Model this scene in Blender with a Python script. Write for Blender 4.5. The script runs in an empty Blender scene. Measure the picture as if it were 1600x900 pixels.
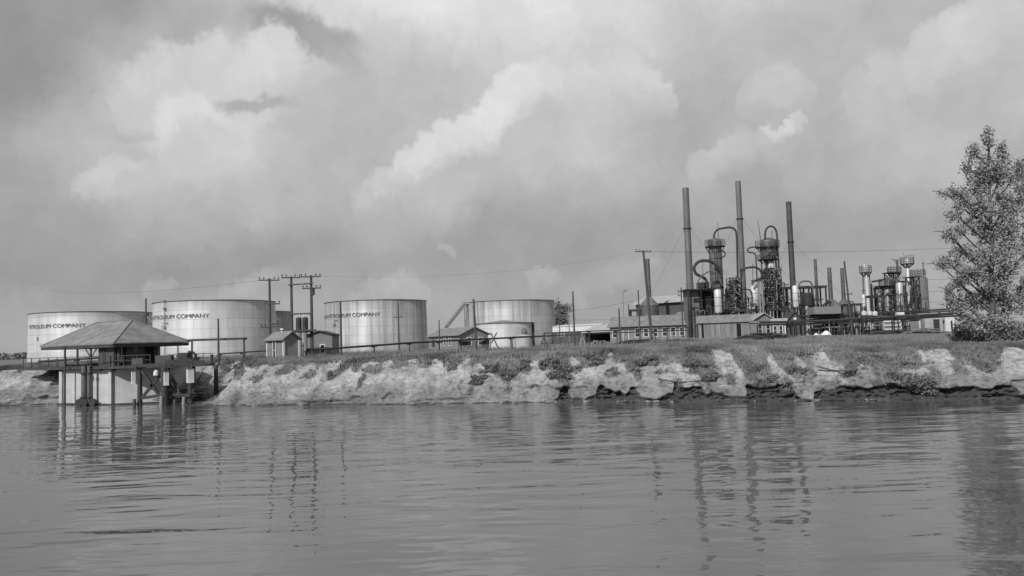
import bpy, math, random
import numpy as np
from mathutils import Vector, Matrix
R_ = math.radians
C = bpy.context.scene.collection
scene = bpy.context.scene
random.seed(7)
rng = np.random.default_rng(11)

# ------------------------------------------------------------------ camera
F_PX = 1300.0
CAM = Vector((0, 0, 5.2))
PITCH = math.atan(85.0 / F_PX)
ROLL = R_(1.8)
_f = Vector((0, math.cos(PITCH), math.sin(PITCH)))
_r0 = Vector((1, 0, 0)); _u0 = Vector((0, -math.sin(PITCH), math.cos(PITCH)))
_r = _r0 * math.cos(ROLL) - _u0 * math.sin(ROLL)
_u = _u0 * math.cos(ROLL) + _r0 * math.sin(ROLL)
cam_data = bpy.data.cameras.new("camera")
cam_data.sensor_width = 36.0
cam_data.lens = 36.0 * F_PX / 1600.0
cam_data.clip_start = 0.5
cam_data.clip_end = 9000.0
cam = bpy.data.objects.new("camera", cam_data)
C.objects.link(cam)
m = Matrix((_r, _u, -_f)).transposed().to_4x4()
m.translation = CAM
cam.matrix_world = m
scene.camera = cam

# ------------------------------------------------------------------ sun, sky and clouds
SUN_AZ = R_(-150)      # compass angle measured from +Y towards +X: behind the camera, to its left
SUN_EL = R_(36)
sd = bpy.data.lights.new("sun", 'SUN')
sd.energy = 3.3; sd.angle = R_(0.6); sd.color = (1, 1, 1)
sun = bpy.data.objects.new("sun", sd); C.objects.link(sun)
sun_dir = Vector((math.sin(SUN_AZ) * math.cos(SUN_EL), math.cos(SUN_AZ) * math.cos(SUN_EL), math.sin(SUN_EL)))
sun.rotation_euler = sun_dir.to_track_quat('Z', 'Y').to_euler()

scene.view_settings.view_transform = 'Standard'
scene.view_settings.look = 'None'
scene.view_settings.exposure = 0.0
scene.view_settings.gamma = 1.0
scene.view_settings.use_curve_mapping = False

world = bpy.data.worlds.new("World"); scene.world = world
world.use_nodes = True
world.cycles.sampling_method = 'NONE'
scene.cycles.max_bounces = 5; scene.cycles.diffuse_bounces = 2; scene.cycles.glossy_bounces = 3
nt = world.node_tree; nt.nodes.clear()
def N(tp, **kw):
    n = nt.nodes.new(tp)
    for k, v in kw.items(): setattr(n, k, v)
    return n
L = nt.links.new
out = N('ShaderNodeOutputWorld'); bg = N('ShaderNodeBackground'); bg.inputs[1].default_value = 0.1
L(bg.outputs[0], out.inputs[0])
sky = N('ShaderNodeTexSky'); sky.sky_type = 'NISHITA'; sky.sun_disc = False
sky.sun_elevation = SUN_EL; sky.sun_rotation = SUN_AZ; sky.dust_density = 3.0
bw = N('ShaderNodeRGBToBW'); L(sky.outputs[0], bw.inputs[0])
tc = N('ShaderNodeTexCoord'); sp = N('ShaderNodeSeparateXYZ'); L(tc.outputs['Generated'], sp.inputs[0])
def mth(op, a, b=None, c=None):
    n = N('ShaderNodeMath', operation=op)
    for i, v in enumerate((a, b, c)):
        if v is None: continue
        if isinstance(v, (int, float)): n.inputs[i].default_value = v
        else: L(v, n.inputs[i])
    return n.outputs[0]
az = mth('MULTIPLY', mth('ARCTAN2', sp.outputs[0], sp.outputs[1]), 57.2958)
el = mth('MULTIPLY', mth('ARCSINE', sp.outputs[2]), 57.2958)
cb = N('ShaderNodeCombineXYZ'); L(az, cb.inputs[0]); L(el, cb.inputs[1])
def noise(vec, scale, detail=5, rough=.55):
    n = N('ShaderNodeTexNoise'); n.inputs['Scale'].default_value = scale
    n.inputs['Detail'].default_value = detail; n.inputs['Roughness'].default_value = rough
    L(vec, n.inputs['Vector']); return n
def vmath(op, a, b):
    n = N('ShaderNodeVectorMath', operation=op)
    for i, v in enumerate((a, b)):
        if v is None: continue
        if isinstance(v, (tuple, list)): n.inputs[i].default_value = v
        else: L(v, n.inputs[i])
    return n
n1 = noise(cb.outputs[0], 0.22, 3, .5)
w1 = vmath('MULTIPLY', vmath('SUBTRACT', n1.outputs['Color'], (.5, .5, .5)).outputs[0], (2.4, 2.0, 0))
n1b = noise(cb.outputs[0], 0.9, 5, .62)
w1b = vmath('MULTIPLY', vmath('SUBTRACT', n1b.outputs['Color'], (.5, .5, .5)).outputs[0], (2.0, 1.9, 0))
warped = vmath('ADD', vmath('ADD', cb.outputs[0], w1.outputs[0]).outputs[0], w1b.outputs[0]).outputs[0]

def ray(px, py):
    return _f * F_PX + _r * (px - 800) - _u * (py - 450)
def azel(px, py):
    d = ray(px, py).normalized()
    return math.degrees(math.atan2(d.x, d.y)), math.degrees(math.asin(d.z))
# clouds: (px, py, rx, ry, tilt in degrees (up to the right +), luminance, edge softness, opacity)
CL = [
 (760, 10, 430, 150, 0, .78, .85, .97), (1150, 60, 330, 130, 0, .62, .8, .8), (1330, 130, 160, 130, 0, .45, .8, .7),
 (80, 90, 230, 165, 5, .30, .55, .97), (120, 20, 90, 60, 0, .36, .7, .6), (80, 330, 150, 100, 0, .40, .8, .8),
 (330, 190, 185, 125, 12, .57, .5, .97), (450, 110, 190, 90, 0, .60, .55, .9), (300, 50, 80, 50, 20, .42, .6, .8),
 (300, 265, 130, 60, 20, .58, .6, .85), (430, 110, 90, 50, 0, .66, .7, .7), (340, 215, 90, 50, 0, .68, .7, .7),
 (470, 52, 85, 26, -8, .34, .4, .95), (530, 82, 55, 24, -35, .40, .5, .85), (400, 162, 48, 12, 0, .40, .5, .85), (430, 215, 45, 18, 20, .50, .6, .5),
 (610, 190, 140, 100, 0, .46, .85, .8), (690, 120, 130, 60, 0, .52, .8, .6),
 (200, 205, 40, 9, 0, .44, .6, .6), (205, 236, 26, 7, 0, .46, .6, .5), (105, 220, 70, 40, 0, .50, .7, .6),
 (840, 365, 700, 75, 2, .37, .85, .85), (330, 385, 330, 60, 5, .33, .85, .9), (1300, 330, 320, 110, 10, .36, .8, .9),
 (700, 260, 130, 55, 38, .50, .8, .6), (880, 190, 165, 95, 12, .56, .7, .9), (700, 275, 120, 60, 35, .52, .8, .8), (1000, 200, 60, 80, -10, .53, .7, .7), (400, 300, 190, 60, 10, .50, .8, .8), (560, 240, 120, 80, 10, .48, .85, .7),
 (1095, 180, 70, 120, 0, .40, .7, .8), (985, 280, 60, 34, 20, .48, .7, .7),
 (1215, 180, 75, 45, 10, .47, .7, .85), (1140, 255, 100, 34, 28, .48, .6, .8), (1190, 300, 110, 35, 15, .42, .7, .8),
 (1490, 160, 175, 115, 12, .52, .6, .9), (1330, 20, 150, 50, 0, .46, .8, .6),
 (1400, 410, 260, 22, 6, .40, .6, .6), (880, 400, 160, 16, 4, .35, .7, .6), (150, 435, 150, 22, 0, .33, .7, .7),
 (693, 396, 18, 7, -30, .48, .6, .85), (395, 440, 60, 16, 25, .44, .5, .8), (960, 432, 60, 18, 25, .44, .6, .7), (560, 458, 35, 9, 20, .44, .5, .7),
]
# cauliflower heads, lit from above left, each fading into the grey on its lower right: (px, py, r, tilt, lum)
PUFF = [(588, 300, 30, 35, .56), (612, 283, 30, 35, .60), (642, 262, 32, 38, .66), (668, 248, 28, 38, .68), (696, 226, 34, 38, .70), (724, 208, 28, 35, .70), (752, 200, 32, 35, .72),
 (778, 176, 32, 40, .74), (806, 152, 40, 40, .76), (838, 130, 36, 35, .74), (880, 115, 40, 20, .66), (925, 108, 38, 10, .64), (965, 120, 34, 0, .62), (1000, 132, 32, -15, .64), (1020, 158, 24, -35, .58),
 (232, 160, 48, 40, .58), (256, 122, 46, 35, .60), (290, 105, 38, 25, .62), (335, 88, 34, 20, .64), (425, 92, 44, 15, .68), (300, 190, 50, 20, .72), (330, 240, 56, 10, .60),
 (160, 290, 30, 35, .58), (178, 270, 26, 25, .60), (198, 288, 22, 0, .54),
 (1188, 155, 28, 35, .54), (1215, 136, 32, 20, .57), (1246, 150, 26, -10, .54), (1192, 214, 14, 15, .62), (1212, 208, 13, 20, .66), (1232, 200, 11, 20, .66), (1250, 190, 11, 10, .62),
 (1105, 262, 30, 35, .52), (1140, 242, 30, 30, .53), (1172, 228, 26, 25, .52),
 (1350, 160, 36, 40, .55), (1385, 132, 40, 35, .57), (1425, 120, 38, 25, .57), (1460, 92, 42, 35, .60), (1498, 66, 44, 30, .60), (1550, 44, 50, 20, .62), (1300, 182, 18, 20, .50),
 (600, 455, 24, 20, .46), (630, 450, 26, 10, .47), (655, 456, 20, 0, .45), (845, 438, 20, 35, .43), (862, 432, 14, 10, .43), (248, 455, 20, 40, .41), (265, 447, 14, 30, .42)]
CL += [(a, b, c * 1.12, c * 1.0, t, l, .22, .88) for a, b, c, t, l in PUFF]
FADE = {(p[0], p[1]) for p in PUFF}
far_n = noise(cb.outputs[0], 0.06, 3, .55)
mr = N('ShaderNodeMapRange'); L(far_n.outputs[0], mr.inputs[0])
mr.inputs[1].default_value = .3; mr.inputs[2].default_value = .7; mr.inputs[3].default_value = 3.6; mr.inputs[4].default_value = 4.6
mx = N('ShaderNodeMix', data_type='FLOAT'); mx.inputs[0].default_value = .9
L(bw.outputs[0], mx.inputs[2]); L(mr.outputs[0], mx.inputs[3])
cur = mx.outputs[0]
K = 57.2958 / F_PX
for n_, (px, py, rx, ry, tilt, lum, soft, op) in enumerate(CL):
    if n_ and n_ % 24 == 0:      # a nudge of nothing: keeps Cycles evaluating the clouds batch by batch, within its stack
        sc_ = vmath('SCALE', (1, 1, 0), None); L(mth('MULTIPLY', cur, 1e-7), sc_.inputs['Scale'])
        warped = vmath('ADD', warped, sc_.outputs[0]).outputs[0]
    a, e = azel(px, py)
    mp = N('ShaderNodeMapping', vector_type='TEXTURE')
    mp.inputs['Location'].default_value = (a, e, 0)
    mp.inputs['Rotation'].default_value = (0, 0, R_(tilt))
    mp.inputs['Scale'].default_value = (rx * K, ry * K, 1)
    L(warped, mp.inputs['Vector'])
    ln = vmath('LENGTH', mp.outputs[0], None)
    r = N('ShaderNodeMapRange', interpolation_type='SMOOTHSTEP')
    L(ln.outputs['Value'], r.inputs[0])
    r.inputs[1].default_value = 1 + soft; r.inputs[2].default_value = 1 - soft
    r.inputs[3].default_value = 0; r.inputs[4].default_value = op
    msk = r.outputs[0]
    if (px, py) in FADE:      # puffs lit from above left: the underside dissolves into the grey
        ss = N('ShaderNodeSeparateXYZ'); L(mp.outputs[0], ss.inputs[0])
        q = N('ShaderNodeMapRange', interpolation_type='SMOOTHSTEP'); L(ss.outputs[1], q.inputs[0])
        q.inputs[1].default_value = -1.1; q.inputs[2].default_value = .5; q.inputs[3].default_value = .15; q.inputs[4].default_value = 1
        msk = mth('MULTIPLY', msk, q.outputs[0])
    mx = N('ShaderNodeMix', data_type='FLOAT')
    L(msk, mx.inputs[0]); L(cur, mx.inputs[2]); mx.inputs[3].default_value = lum * 10
    cur = mx.outputs[0]
n2 = noise(warped, 0.25, 5, .62)
r = N('ShaderNodeMapRange'); L(n2.outputs[0], r.inputs[0])
r.inputs[1].default_value = .28; r.inputs[2].default_value = .72; r.inputs[3].default_value = .90; r.inputs[4].default_value = 1.10
L(mth('MULTIPLY', cur, r.outputs[0]), bg.inputs[0])

# ------------------------------------------------------------------ pixel of the photo -> place in the world
def P(px, py, Y):
    d = ray(px, py); return CAM + d * (Y / d.y)
def X(px, Y, z=4.1):
    v2 = math.cos(PITCH) * Y + math.sin(PITCH) * (z - CAM.z)
    k = (px - 800) / F_PX
    c = _r.y * Y + _r.z * (z - CAM.z)
    return (k * v2 - c) / _r.x
def PX(p):
    v = Vector(p) - CAM; d = v.dot(_f)
    return 800 + F_PX * v.dot(_r) / d, 450 - F_PX * v.dot(_u) / d
def mm(n, Y): return n * Y / F_PX

# ------------------------------------------------------------------ numpy noise
def _h(i, j, s):
    n = (i.astype(np.int64) * 374761393 + j.astype(np.int64) * 668265263 + s * 974634777) & 0x7fffffff
    n = ((n ^ (n >> 13)) * 1274126177) & 0x7fffffff
    n = (n ^ (n >> 16)) & 0xffff
    return n / 65535.0
def vn(x, y, s=0):
    x = np.asarray(x, float); y = np.asarray(y, float)
    i = np.floor(x); j = np.floor(y); fx = x - i; fy = y - j
    fx = fx * fx * (3 - 2 * fx); fy = fy * fy * (3 - 2 * fy)
    a = _h(i, j, s); b = _h(i + 1, j, s); c = _h(i, j + 1, s); d = _h(i + 1, j + 1, s)
    return (a + (b - a) * fx) * (1 - fy) + (c + (d - c) * fx) * fy
def fbm(x, y, s=0, o=4):
    t = 0; a = .5; tot = 0
    for k in range(o):
        t = t + a * vn(np.asarray(x) * 2 ** k, np.asarray(y) * 2 ** k, s + k * 17); tot += a; a *= .5
    return t / tot
def sst(x, a, b):
    t = np.clip((x - a) / (b - a), 0, 1); return t * t * (3 - 2 * t)

# ------------------------------------------------------------------ materials
MATS = {}
def mat(name, v, rough=.8, metal=0., var=.25, scale=1.5, stretch=(1, 1, 1), bump=0., detail=5, streak=None, spec=.3):
    if name in MATS: return MATS[name]
    m = bpy.data.materials.new(name); m.use_nodes = True; t = m.node_tree; t.nodes.clear()
    o = t.nodes.new('ShaderNodeOutputMaterial'); b = t.nodes.new('ShaderNodeBsdfPrincipled')
    t.links.new(b.outputs[0], o.inputs[0])
    b.inputs['Roughness'].default_value = rough; b.inputs['Metallic'].default_value = metal
    b.inputs['Specular IOR Level'].default_value = spec
    tcn = t.nodes.new('ShaderNodeTexCoord'); mp = t.nodes.new('ShaderNodeMapping'); mp.inputs['Scale'].default_value = stretch
    t.links.new(tcn.outputs['Object'], mp.inputs[0])
    n = t.nodes.new('ShaderNodeTexNoise'); n.inputs['Scale'].default_value = scale; n.inputs['Detail'].default_value = detail
    n.inputs['Roughness'].default_value = .62
    t.links.new(mp.outputs[0], n.inputs['Vector'])
    r = t.nodes.new('ShaderNodeMapRange'); r.inputs[1].default_value = .3; r.inputs[2].default_value = .7
    r.inputs[3].default_value = max(v * (1 - var), .004); r.inputs[4].default_value = v * (1 + var)
    t.links.new(n.outputs[0], r.inputs[0]); res = r.outputs[0]
    if streak:
        amt, sc = streak
        mp2 = t.nodes.new('ShaderNodeMapping'); mp2.inputs['Scale'].default_value = (sc, sc, sc * .06)
        t.links.new(tcn.outputs['Object'], mp2.inputs[0])
        n3 = t.nodes.new('ShaderNodeTexNoise'); n3.inputs['Scale'].default_value = 1; n3.inputs['Detail'].default_value = 6
        n3.inputs['Roughness'].default_value = .7
        t.links.new(mp2.outputs[0], n3.inputs['Vector'])
        r3 = t.nodes.new('ShaderNodeMapRange'); r3.inputs[1].default_value = .38; r3.inputs[2].default_value = .62
        r3.inputs[3].default_value = 1 - amt; r3.inputs[4].default_value = 1
        t.links.new(n3.outputs[0], r3.inputs[0])
        q = t.nodes.new('ShaderNodeMath'); q.operation = 'MULTIPLY'
        t.links.new(res, q.inputs[0]); t.links.new(r3.outputs[0], q.inputs[1]); res = q.outputs[0]
    t.links.new(res, b.inputs['Base Color'])
    if bump:
        bp = t.nodes.new('ShaderNodeBump'); bp.inputs['Strength'].default_value = 1; bp.inputs['Distance'].default_value = bump
        t.links.new(n.outputs[0], bp.inputs['Height']); t.links.new(bp.outputs[0], b.inputs['Normal'])
    MATS[name] = m; return m
M_tank = mat('tank aluminium paint', .52, .5, .25, .10, .35, (1, 1, .5), streak=(.22, .55), spec=.4)
def tank_paint(name, v, R, metal=.25, dark=.25):
    m = mat(name, v, .58, metal, .10, .30, (1, 1, .5), streak=(dark, .5), spec=.35); t = m.node_tree
    b = next(n for n in t.nodes if n.type == 'BSDF_PRINCIPLED'); src = b.inputs['Base Color'].links[0].from_socket
    def nn(tp, **kw):
        n = t.nodes.new(tp)
        for k, q in kw.items(): setattr(n, k, q)
        return n
    tcn = nn('ShaderNodeTexCoord'); sx = nn('ShaderNodeSeparateXYZ'); t.links.new(tcn.outputs['Object'], sx.inputs[0])
    at = nn('ShaderNodeMath', operation='ARCTAN2'); t.links.new(sx.outputs[1], at.inputs[0]); t.links.new(sx.outputs[0], at.inputs[1])
    am = nn('ShaderNodeMath', operation='MULTIPLY'); t.links.new(at.outputs[0], am.inputs[0]); am.inputs[1].default_value = R
    cx = nn('ShaderNodeCombineXYZ'); t.links.new(am.outputs[0], cx.inputs[0]); t.links.new(sx.outputs[2], cx.inputs[1])
    br = nn('ShaderNodeTexBrick'); t.links.new(cx.outputs[0], br.inputs['Vector']); br.inputs['Scale'].default_value = 1
    br.inputs['Brick Width'].default_value = 7.5; br.inputs['Row Height'].default_value = 2.17; br.inputs['Mortar Size'].default_value = .05
    br.inputs['Mortar Smooth'].default_value = .3
    br.inputs['Color1'].default_value = (1, 1, 1, 1); br.inputs['Color2'].default_value = (.86, .86, .86, 1); br.inputs['Mortar'].default_value = (.62, .62, .62, 1)
    # narrow run-off streaks, strongest below the rim
    mp = nn('ShaderNodeMapping'); mp.inputs['Scale'].default_value = (.55, .012, 1); t.links.new(cx.outputs[0], mp.inputs[0])
    n = nn('ShaderNodeTexNoise'); n.inputs['Scale'].default_value = 1; n.inputs['Detail'].default_value = 7; n.inputs['Roughness'].default_value = .72; t.links.new(mp.outputs[0], n.inputs[0])
    r = nn('ShaderNodeMapRange'); r.inputs[1].default_value = .45; r.inputs[2].default_value = .66; r.inputs[3].default_value = 1; r.inputs[4].default_value = 1 - dark * 1.6; t.links.new(n.outputs[0], r.inputs[0])
    q = nn('ShaderNodeMath', operation='MULTIPLY'); t.links.new(src, q.inputs[0]); t.links.new(r.outputs[0], q.inputs[1])
    q2 = nn('ShaderNodeMath', operation='MULTIPLY'); t.links.new(q.outputs[0], q2.inputs[0]); t.links.new(br.outputs[0], q2.inputs[1])
    t.links.new(q2.outputs[0], b.inputs['Base Color']); return m
M_tankA = tank_paint('clean tank paint', .56, 14.4, .18, .12)
M_tankB = tank_paint('streaked tank paint', .54, 13.7, .2, .34)
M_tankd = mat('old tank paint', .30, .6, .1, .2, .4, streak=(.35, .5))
M_rim = mat('tank rim steel', .16, .6, .2)
M_roof = mat('weathered roofing', .21, .85, 0, .3, .9, bump=.02)
M_roof2 = mat('pale sheet roofing', .40, .6, .1, .15, 1.0, (1, .2, 1))
M_wood = mat('pole wood', .075, .85, 0, .3, 3, (3, 3, .3), .01)
M_timber = mat('dark creosoted timber', .06, .85, 0, .3, 2, (1, 1, 1), .01)
M_plank = mat('weathered planks', .22, .85, 0, .5, 1.6, (2.2, 2.2, .12), .01)
M_wall = mat('grey painted siding', .21, .8, 0, .12, 1.5)
M_wallm = mat('mid grey siding', .20, .8, 0, .15, 1.5)
M_walld = mat('dark siding', .085, .8, 0, .25, 1.5)
M_white = mat('white paint', .60, .6, 0, .18, 1.2)
M_conc = mat('board marked concrete', .50, .85, 0, .14, .7, (.5, .5, 2.2), .01, streak=(.15, .9))
M_dark = mat('dark oxidised steel', .05, .6, .2, .4, 1.5)
M_steel = mat('grey steel', .13, .55, .3, .3, 1.2)
M_steelm = mat('medium steel paint', .24, .5, .2, .25, 1.0, (1, 1, .4))
M_stack = mat('stack steel', .20, .55, .3, .28, .6, (1, 1, .3), streak=(.3, .8))
M_stackd = mat('sooty stack steel', .085, .6, .3, .3, .6)
M_silver = mat('bright vessel paint', .58, .45, .15, .22, .8, (1, 1, .5))
M_brick = mat('brickwork', .16, .9, 0, .25, 2.5)
M_hole = mat('dark interior', .012, .9, 0, .2)
M_glass = mat('window glass', .03, .12, 0, .2, 2, spec=.6)
M_leaf = mat('tree leaves', .26, .6, 0, .35, .8, spec=.25)
M_leafd = mat('shrub leaves', .18, .7, 0, .4, .8, spec=.15)
M_bark = mat('bark', .09, .9, 0, .3, 3, (2, 2, .5), .02)
M_letter = mat('black lettering', .05, .7)
M_wire = mat('wire', .05, .6)
M_tarp = mat('pale lime', .74, .9, 0, .1, 2, bump=.03)

# ------------------------------------------------------------------ mesh building
ORG = {}
def tag(o, label=None, cat=None, group=None, kind=None):
    if label: o['label'] = label
    if cat: o['category'] = cat
    if group: o['group'] = group
    if kind: o['kind'] = kind
    return o
def thing(name, loc, label, cat, group=None, rotz=0):
    o = bpy.data.objects.new(name, None); o.empty_display_size = .5; C.objects.link(o)
    o.location = loc; o.rotation_euler = (0, 0, rotz)
    ORG[o] = Vector(loc) if rotz == 0 else Vector((0, 0, 0))
    return tag(o, label, cat, group)
class MB:
    def __init__(s): s.v = []; s.f = []
    def add(s, vs, fs):
        k = len(s.v); s.v.extend([tuple(q) for q in vs]); s.f.extend([tuple(i + k for i in f) for f in fs]); return s
    def box(s, c, d, rz=0, tilt=None):
        x, y, z = d[0] / 2, d[1] / 2, d[2] / 2; c = Vector(c); rt = Matrix.Rotation(rz, 3, 'Z')
        if tilt: rt = rt @ Matrix.Rotation(tilt[0], 3, tilt[1])
        vs = [c + rt @ Vector((a * x, b * y, e * z)) for a in (-1, 1) for b in (-1, 1) for e in (-1, 1)]
        return s.add(vs, [(0, 1, 3, 2), (4, 6, 7, 5), (0, 4, 5, 1), (2, 3, 7, 6), (0, 2, 6, 4), (1, 5, 7, 3)])
    def beam(s, a, b, w, h=None):
        h = h or w; a = Vector(a); b = Vector(b); d = (b - a)
        if d.length < 1e-6: return s
        d.normalize(); up = Vector((0, 0, 1)) if abs(d.z) < .95 else Vector((0, 1, 0))
        sx = d.cross(up).normalized() * w / 2; sz = sx.cross(d).normalized() * h / 2
        vs = [p + i * sx + j * sz for p in (a, b) for i, j in ((-1, -1), (1, -1), (1, 1), (-1, 1))]
        return s.add(vs, [(0, 1, 2, 3), (7, 6, 5, 4), (0, 4, 5, 1), (1, 5, 6, 2), (2, 6, 7, 3), (3, 7, 4, 0)])
    def cyl(s, a, b, r0, r1=None, n=12, caps=True):
        r1 = r0 if r1 is None else r1; a = Vector(a); b = Vector(b); d = (b - a).normalized()
        up = Vector((0, 0, 1)) if abs(d.z) < .95 else Vector((0, 1, 0))
        e1 = d.cross(up).normalized(); e2 = d.cross(e1)
        vs = []
        for p, r in ((a, r0), (b, r1)):
            for i in range(n):
                t = 2 * math.pi * i / n; vs.append(p + (e1 * math.cos(t) + e2 * math.sin(t)) * r)
        fs = [(i, (i + 1) % n, n + (i + 1) % n, n + i) for i in range(n)]
        if caps: fs += [tuple(range(n - 1, -1, -1)), tuple(range(n, 2 * n))]
        return s.add(vs, fs)
    def tube(s, pts, r, n=8, closed=False):
        pts = [Vector(p) for p in pts]; vs = []; prev = None
        for i, p in enumerate(pts):
            a = pts[max(i - 1, 0)]; b = pts[min(i + 1, len(pts) - 1)]
            if closed: a = pts[i - 1]; b = pts[(i + 1) % len(pts)]
            d = (b - a).normalized()
            if prev is None:
                up = Vector((0, 1, 0)) if abs(d.y) < .9 else Vector((0, 0, 1)); e1 = d.cross(up).normalized()
            else: e1 = (prev - d * prev.dot(d)).normalized()
            prev = e1; e2 = d.cross(e1)
            rr = r[i] if isinstance(r, (list, tuple)) else r
            for k in range(n):
                t = 2 * math.pi * k / n; vs.append(p + (e1 * math.cos(t) + e2 * math.sin(t)) * rr)
        fs = []; m_ = len(pts)
        for i in range(m_ if closed else m_ - 1):
            j = (i + 1) % m_
            for k in range(n): fs.append((i * n + k, i * n + (k + 1) % n, j * n + (k + 1) % n, j * n + k))
        if not closed: fs += [tuple(range(n - 1, -1, -1)), tuple(range((m_ - 1) * n, m_ * n))]
        return s.add(vs, fs)
    def lathe(s, c, prof, n=24):
        c = Vector(c); vs = []; fs = []
        for (r, z) in prof:
            for i in range(n):
                t = 2 * math.pi * i / n; vs.append(c + Vector((r * math.cos(t), r * math.sin(t), z)))
        for j in range(len(prof) - 1):
            for i in range(n): fs.append((j * n + i, j * n + (i + 1) % n, (j + 1) * n + (i + 1) % n, (j + 1) * n + i))
        fs.append(tuple(range(n - 1, -1, -1))); fs.append(tuple(range((len(prof) - 1) * n, len(prof) * n)))
        return s.add(vs, fs)
    def prism(s, poly, z0, z1):
        n = len(poly); vs = [(p[0], p[1], z0) for p in poly] + [(p[0], p[1], z1) for p in poly]
        fs = [(i, (i + 1) % n, n + (i + 1) % n, n + i) for i in range(n)] + [tuple(range(n - 1, -1, -1)), tuple(range(n, 2 * n))]
        return s.add(vs, fs)
    def build(s, name, material, parent=None, org=None, smooth=False):
        me = bpy.data.meshes.new(name)
        if parent is not None: o_ = ORG[parent]
        else: o_ = Vector(org) if org is not None else Vector((0, 0, 0))
        me.from_pydata([(v[0] - o_[0], v[1] - o_[1], v[2] - o_[2]) for v in s.v], [], s.f)
        me.materials.append(material)
        if smooth:
            me.shade_smooth(); me.set_sharp_from_angle(angle=R_(38))
        ob = bpy.data.objects.new(name, me); C.objects.link(ob)
        if parent is not None: ob.parent = parent
        else: ob.location = o_
        ORG[ob] = o_
        return ob
def smoothpts(pts, k=6):
    pts = [Vector(p) for p in pts]; o = []
    e = [pts[0]] + pts + [pts[-1]]
    for i in range(1, len(e) - 2):
        p0, p1, p2, p3 = e[i - 1:i + 3]
        for j in range(k):
            t = j / k
            o.append(.5 * ((2 * p1) + (p2 - p0) * t + (2 * p0 - 5 * p1 + 4 * p2 - p3) * t * t + (3 * p1 - p0 - 3 * p2 + p3) * t ** 3))
    o.append(pts[-1]); return o
def copy_tree(o, parent=None):
    c = o.copy(); C.objects.link(c)
    if parent is not None: c.parent = parent
    for ch in [q for q in bpy.data.objects if q.parent == o]: copy_tree(ch, c)
    return c

# ------------------------------------------------------------------ terrain
def shore(x):
    x = np.asarray(x, float)
    y = 71.8 - .297 * np.clip(x, -100, 100)
    y = y + (fbm(x * .12, x * 0 + 3.3, 5) - .5) * 2.2 + (fbm(x * .6, x * 0 + 9.1, 8, 3) - .5) * .8
    inlet = sst(x, -32.6, -35.5)
    y = y * (1 - inlet) + (96.5 - 4.2 * sst(x, -42, -49) + (fbm(x * .3, x * 0, 2) - .5) * 1.5) * inlet
    return y
def plateau(x, y):
    x = np.asarray(x, float); y = np.asarray(y, float)
    return 4.05 + .62 * sst(x, 0, 30) * sst(y, 84, 135) - .32 * sst(x, 15, 36) * sst(y, 105, 75) + (fbm(x * .07, y * .07, 21) - .5) * .35
def gz(x, y): return float(plateau(x, y))
cols = np.concatenate([[-2600, -1400, -700, -400, -250, -180, -140, -110, -95, -85, -78, -72, -67, -64], np.arange(-62, 46, .11),
                       [47, 49, 52, 56, 61, 68, 78, 90, 110, 140, 180, 250, 400, 700, 1400, 2600]])
nc = len(cols)
face_u = np.concatenate([[-.9, -.5, -.2], np.linspace(-.06, 1, 60)])
back = np.concatenate([np.arange(.12, 3, .15), np.arange(3, 10, .4), np.arange(10, 30, 1.2), [34, 40, 50, 65, 85, 110, 150, 220, 350, 600, 1200, 3500]])
DR = [(700, 22, .06), (765, 26, .35), (798, 34, .50), (822, 14, .3), (868, 14, .45), (880, 14, .78), (925, 22, .22), (1010, 36, .35), (1085, 14, .4), (1112, 18, .72),
      (1190, 26, .70), (1245, 18, .6), (1290, 14, .3), (1340, 26, .5), (1400, 40, .66), (1450, 22, .62), (1560, 30, .45),
      (545, 10, .2), (340, 10, .25)]
PATCH = [(352, .75, 12, .18), (386, .62, 10, .14), (428, .82, 16, .16), (468, .70, 12, .12), (508, .68, 14, .14), (520, .88, 12, .08), (556, .55, 5, .22), (575, .80, 18, .12), (610, .86, 14, .10), (655, .85, 16, .08),
    (700, .80, 12, .12), (790, .25, 7, .12), (905, .70, 10, .12), (960, .60, 12, .14), (1000, .50, 8, .12), (1060, .30, 8, .12), (1150, .42, 9, .2), (1225, .30, 10, .15), (1275, .52, 12, .2), (1310, .35, 9, .12), (1375, .32, 12, .1), (1480, .45, 10, .2), (1525, .6, 12, .2)]
yb = shore(cols)
colpx = np.array([PX((cx, yy, 3.2))[0] for cx, yy in zip(cols, yb)])
drape = np.zeros(nc)
for (c_, w_, d_) in DR: drape = np.maximum(drape, .82 * d_ * np.exp(-((colpx - c_) / w_) ** 4))
drape += (fbm(cols * 1.1, cols * 0 + 4, 31) - .62) * .35 + .03
rightness = sst(colpx, 700, 900)
WID = 4.2 + 1.6 * (fbm(cols * .18, cols * 0 + 1.5, 41) - .5) * 2 + 1.2 * (1 - rightness)
nose = sst(cols, -27.0, -32.5) * (1 - sst(cols, -33.0, -34.5)); WID = WID + 10.5 * nose
edgeY = yb + WID
H = plateau(cols, edgeY) - .05 - .3 * fbm(cols * .5, cols * 0, 77, 3) * (1 - .6 * rightness)
verts = []; ga = []; wa = []
Xc = cols
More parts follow.
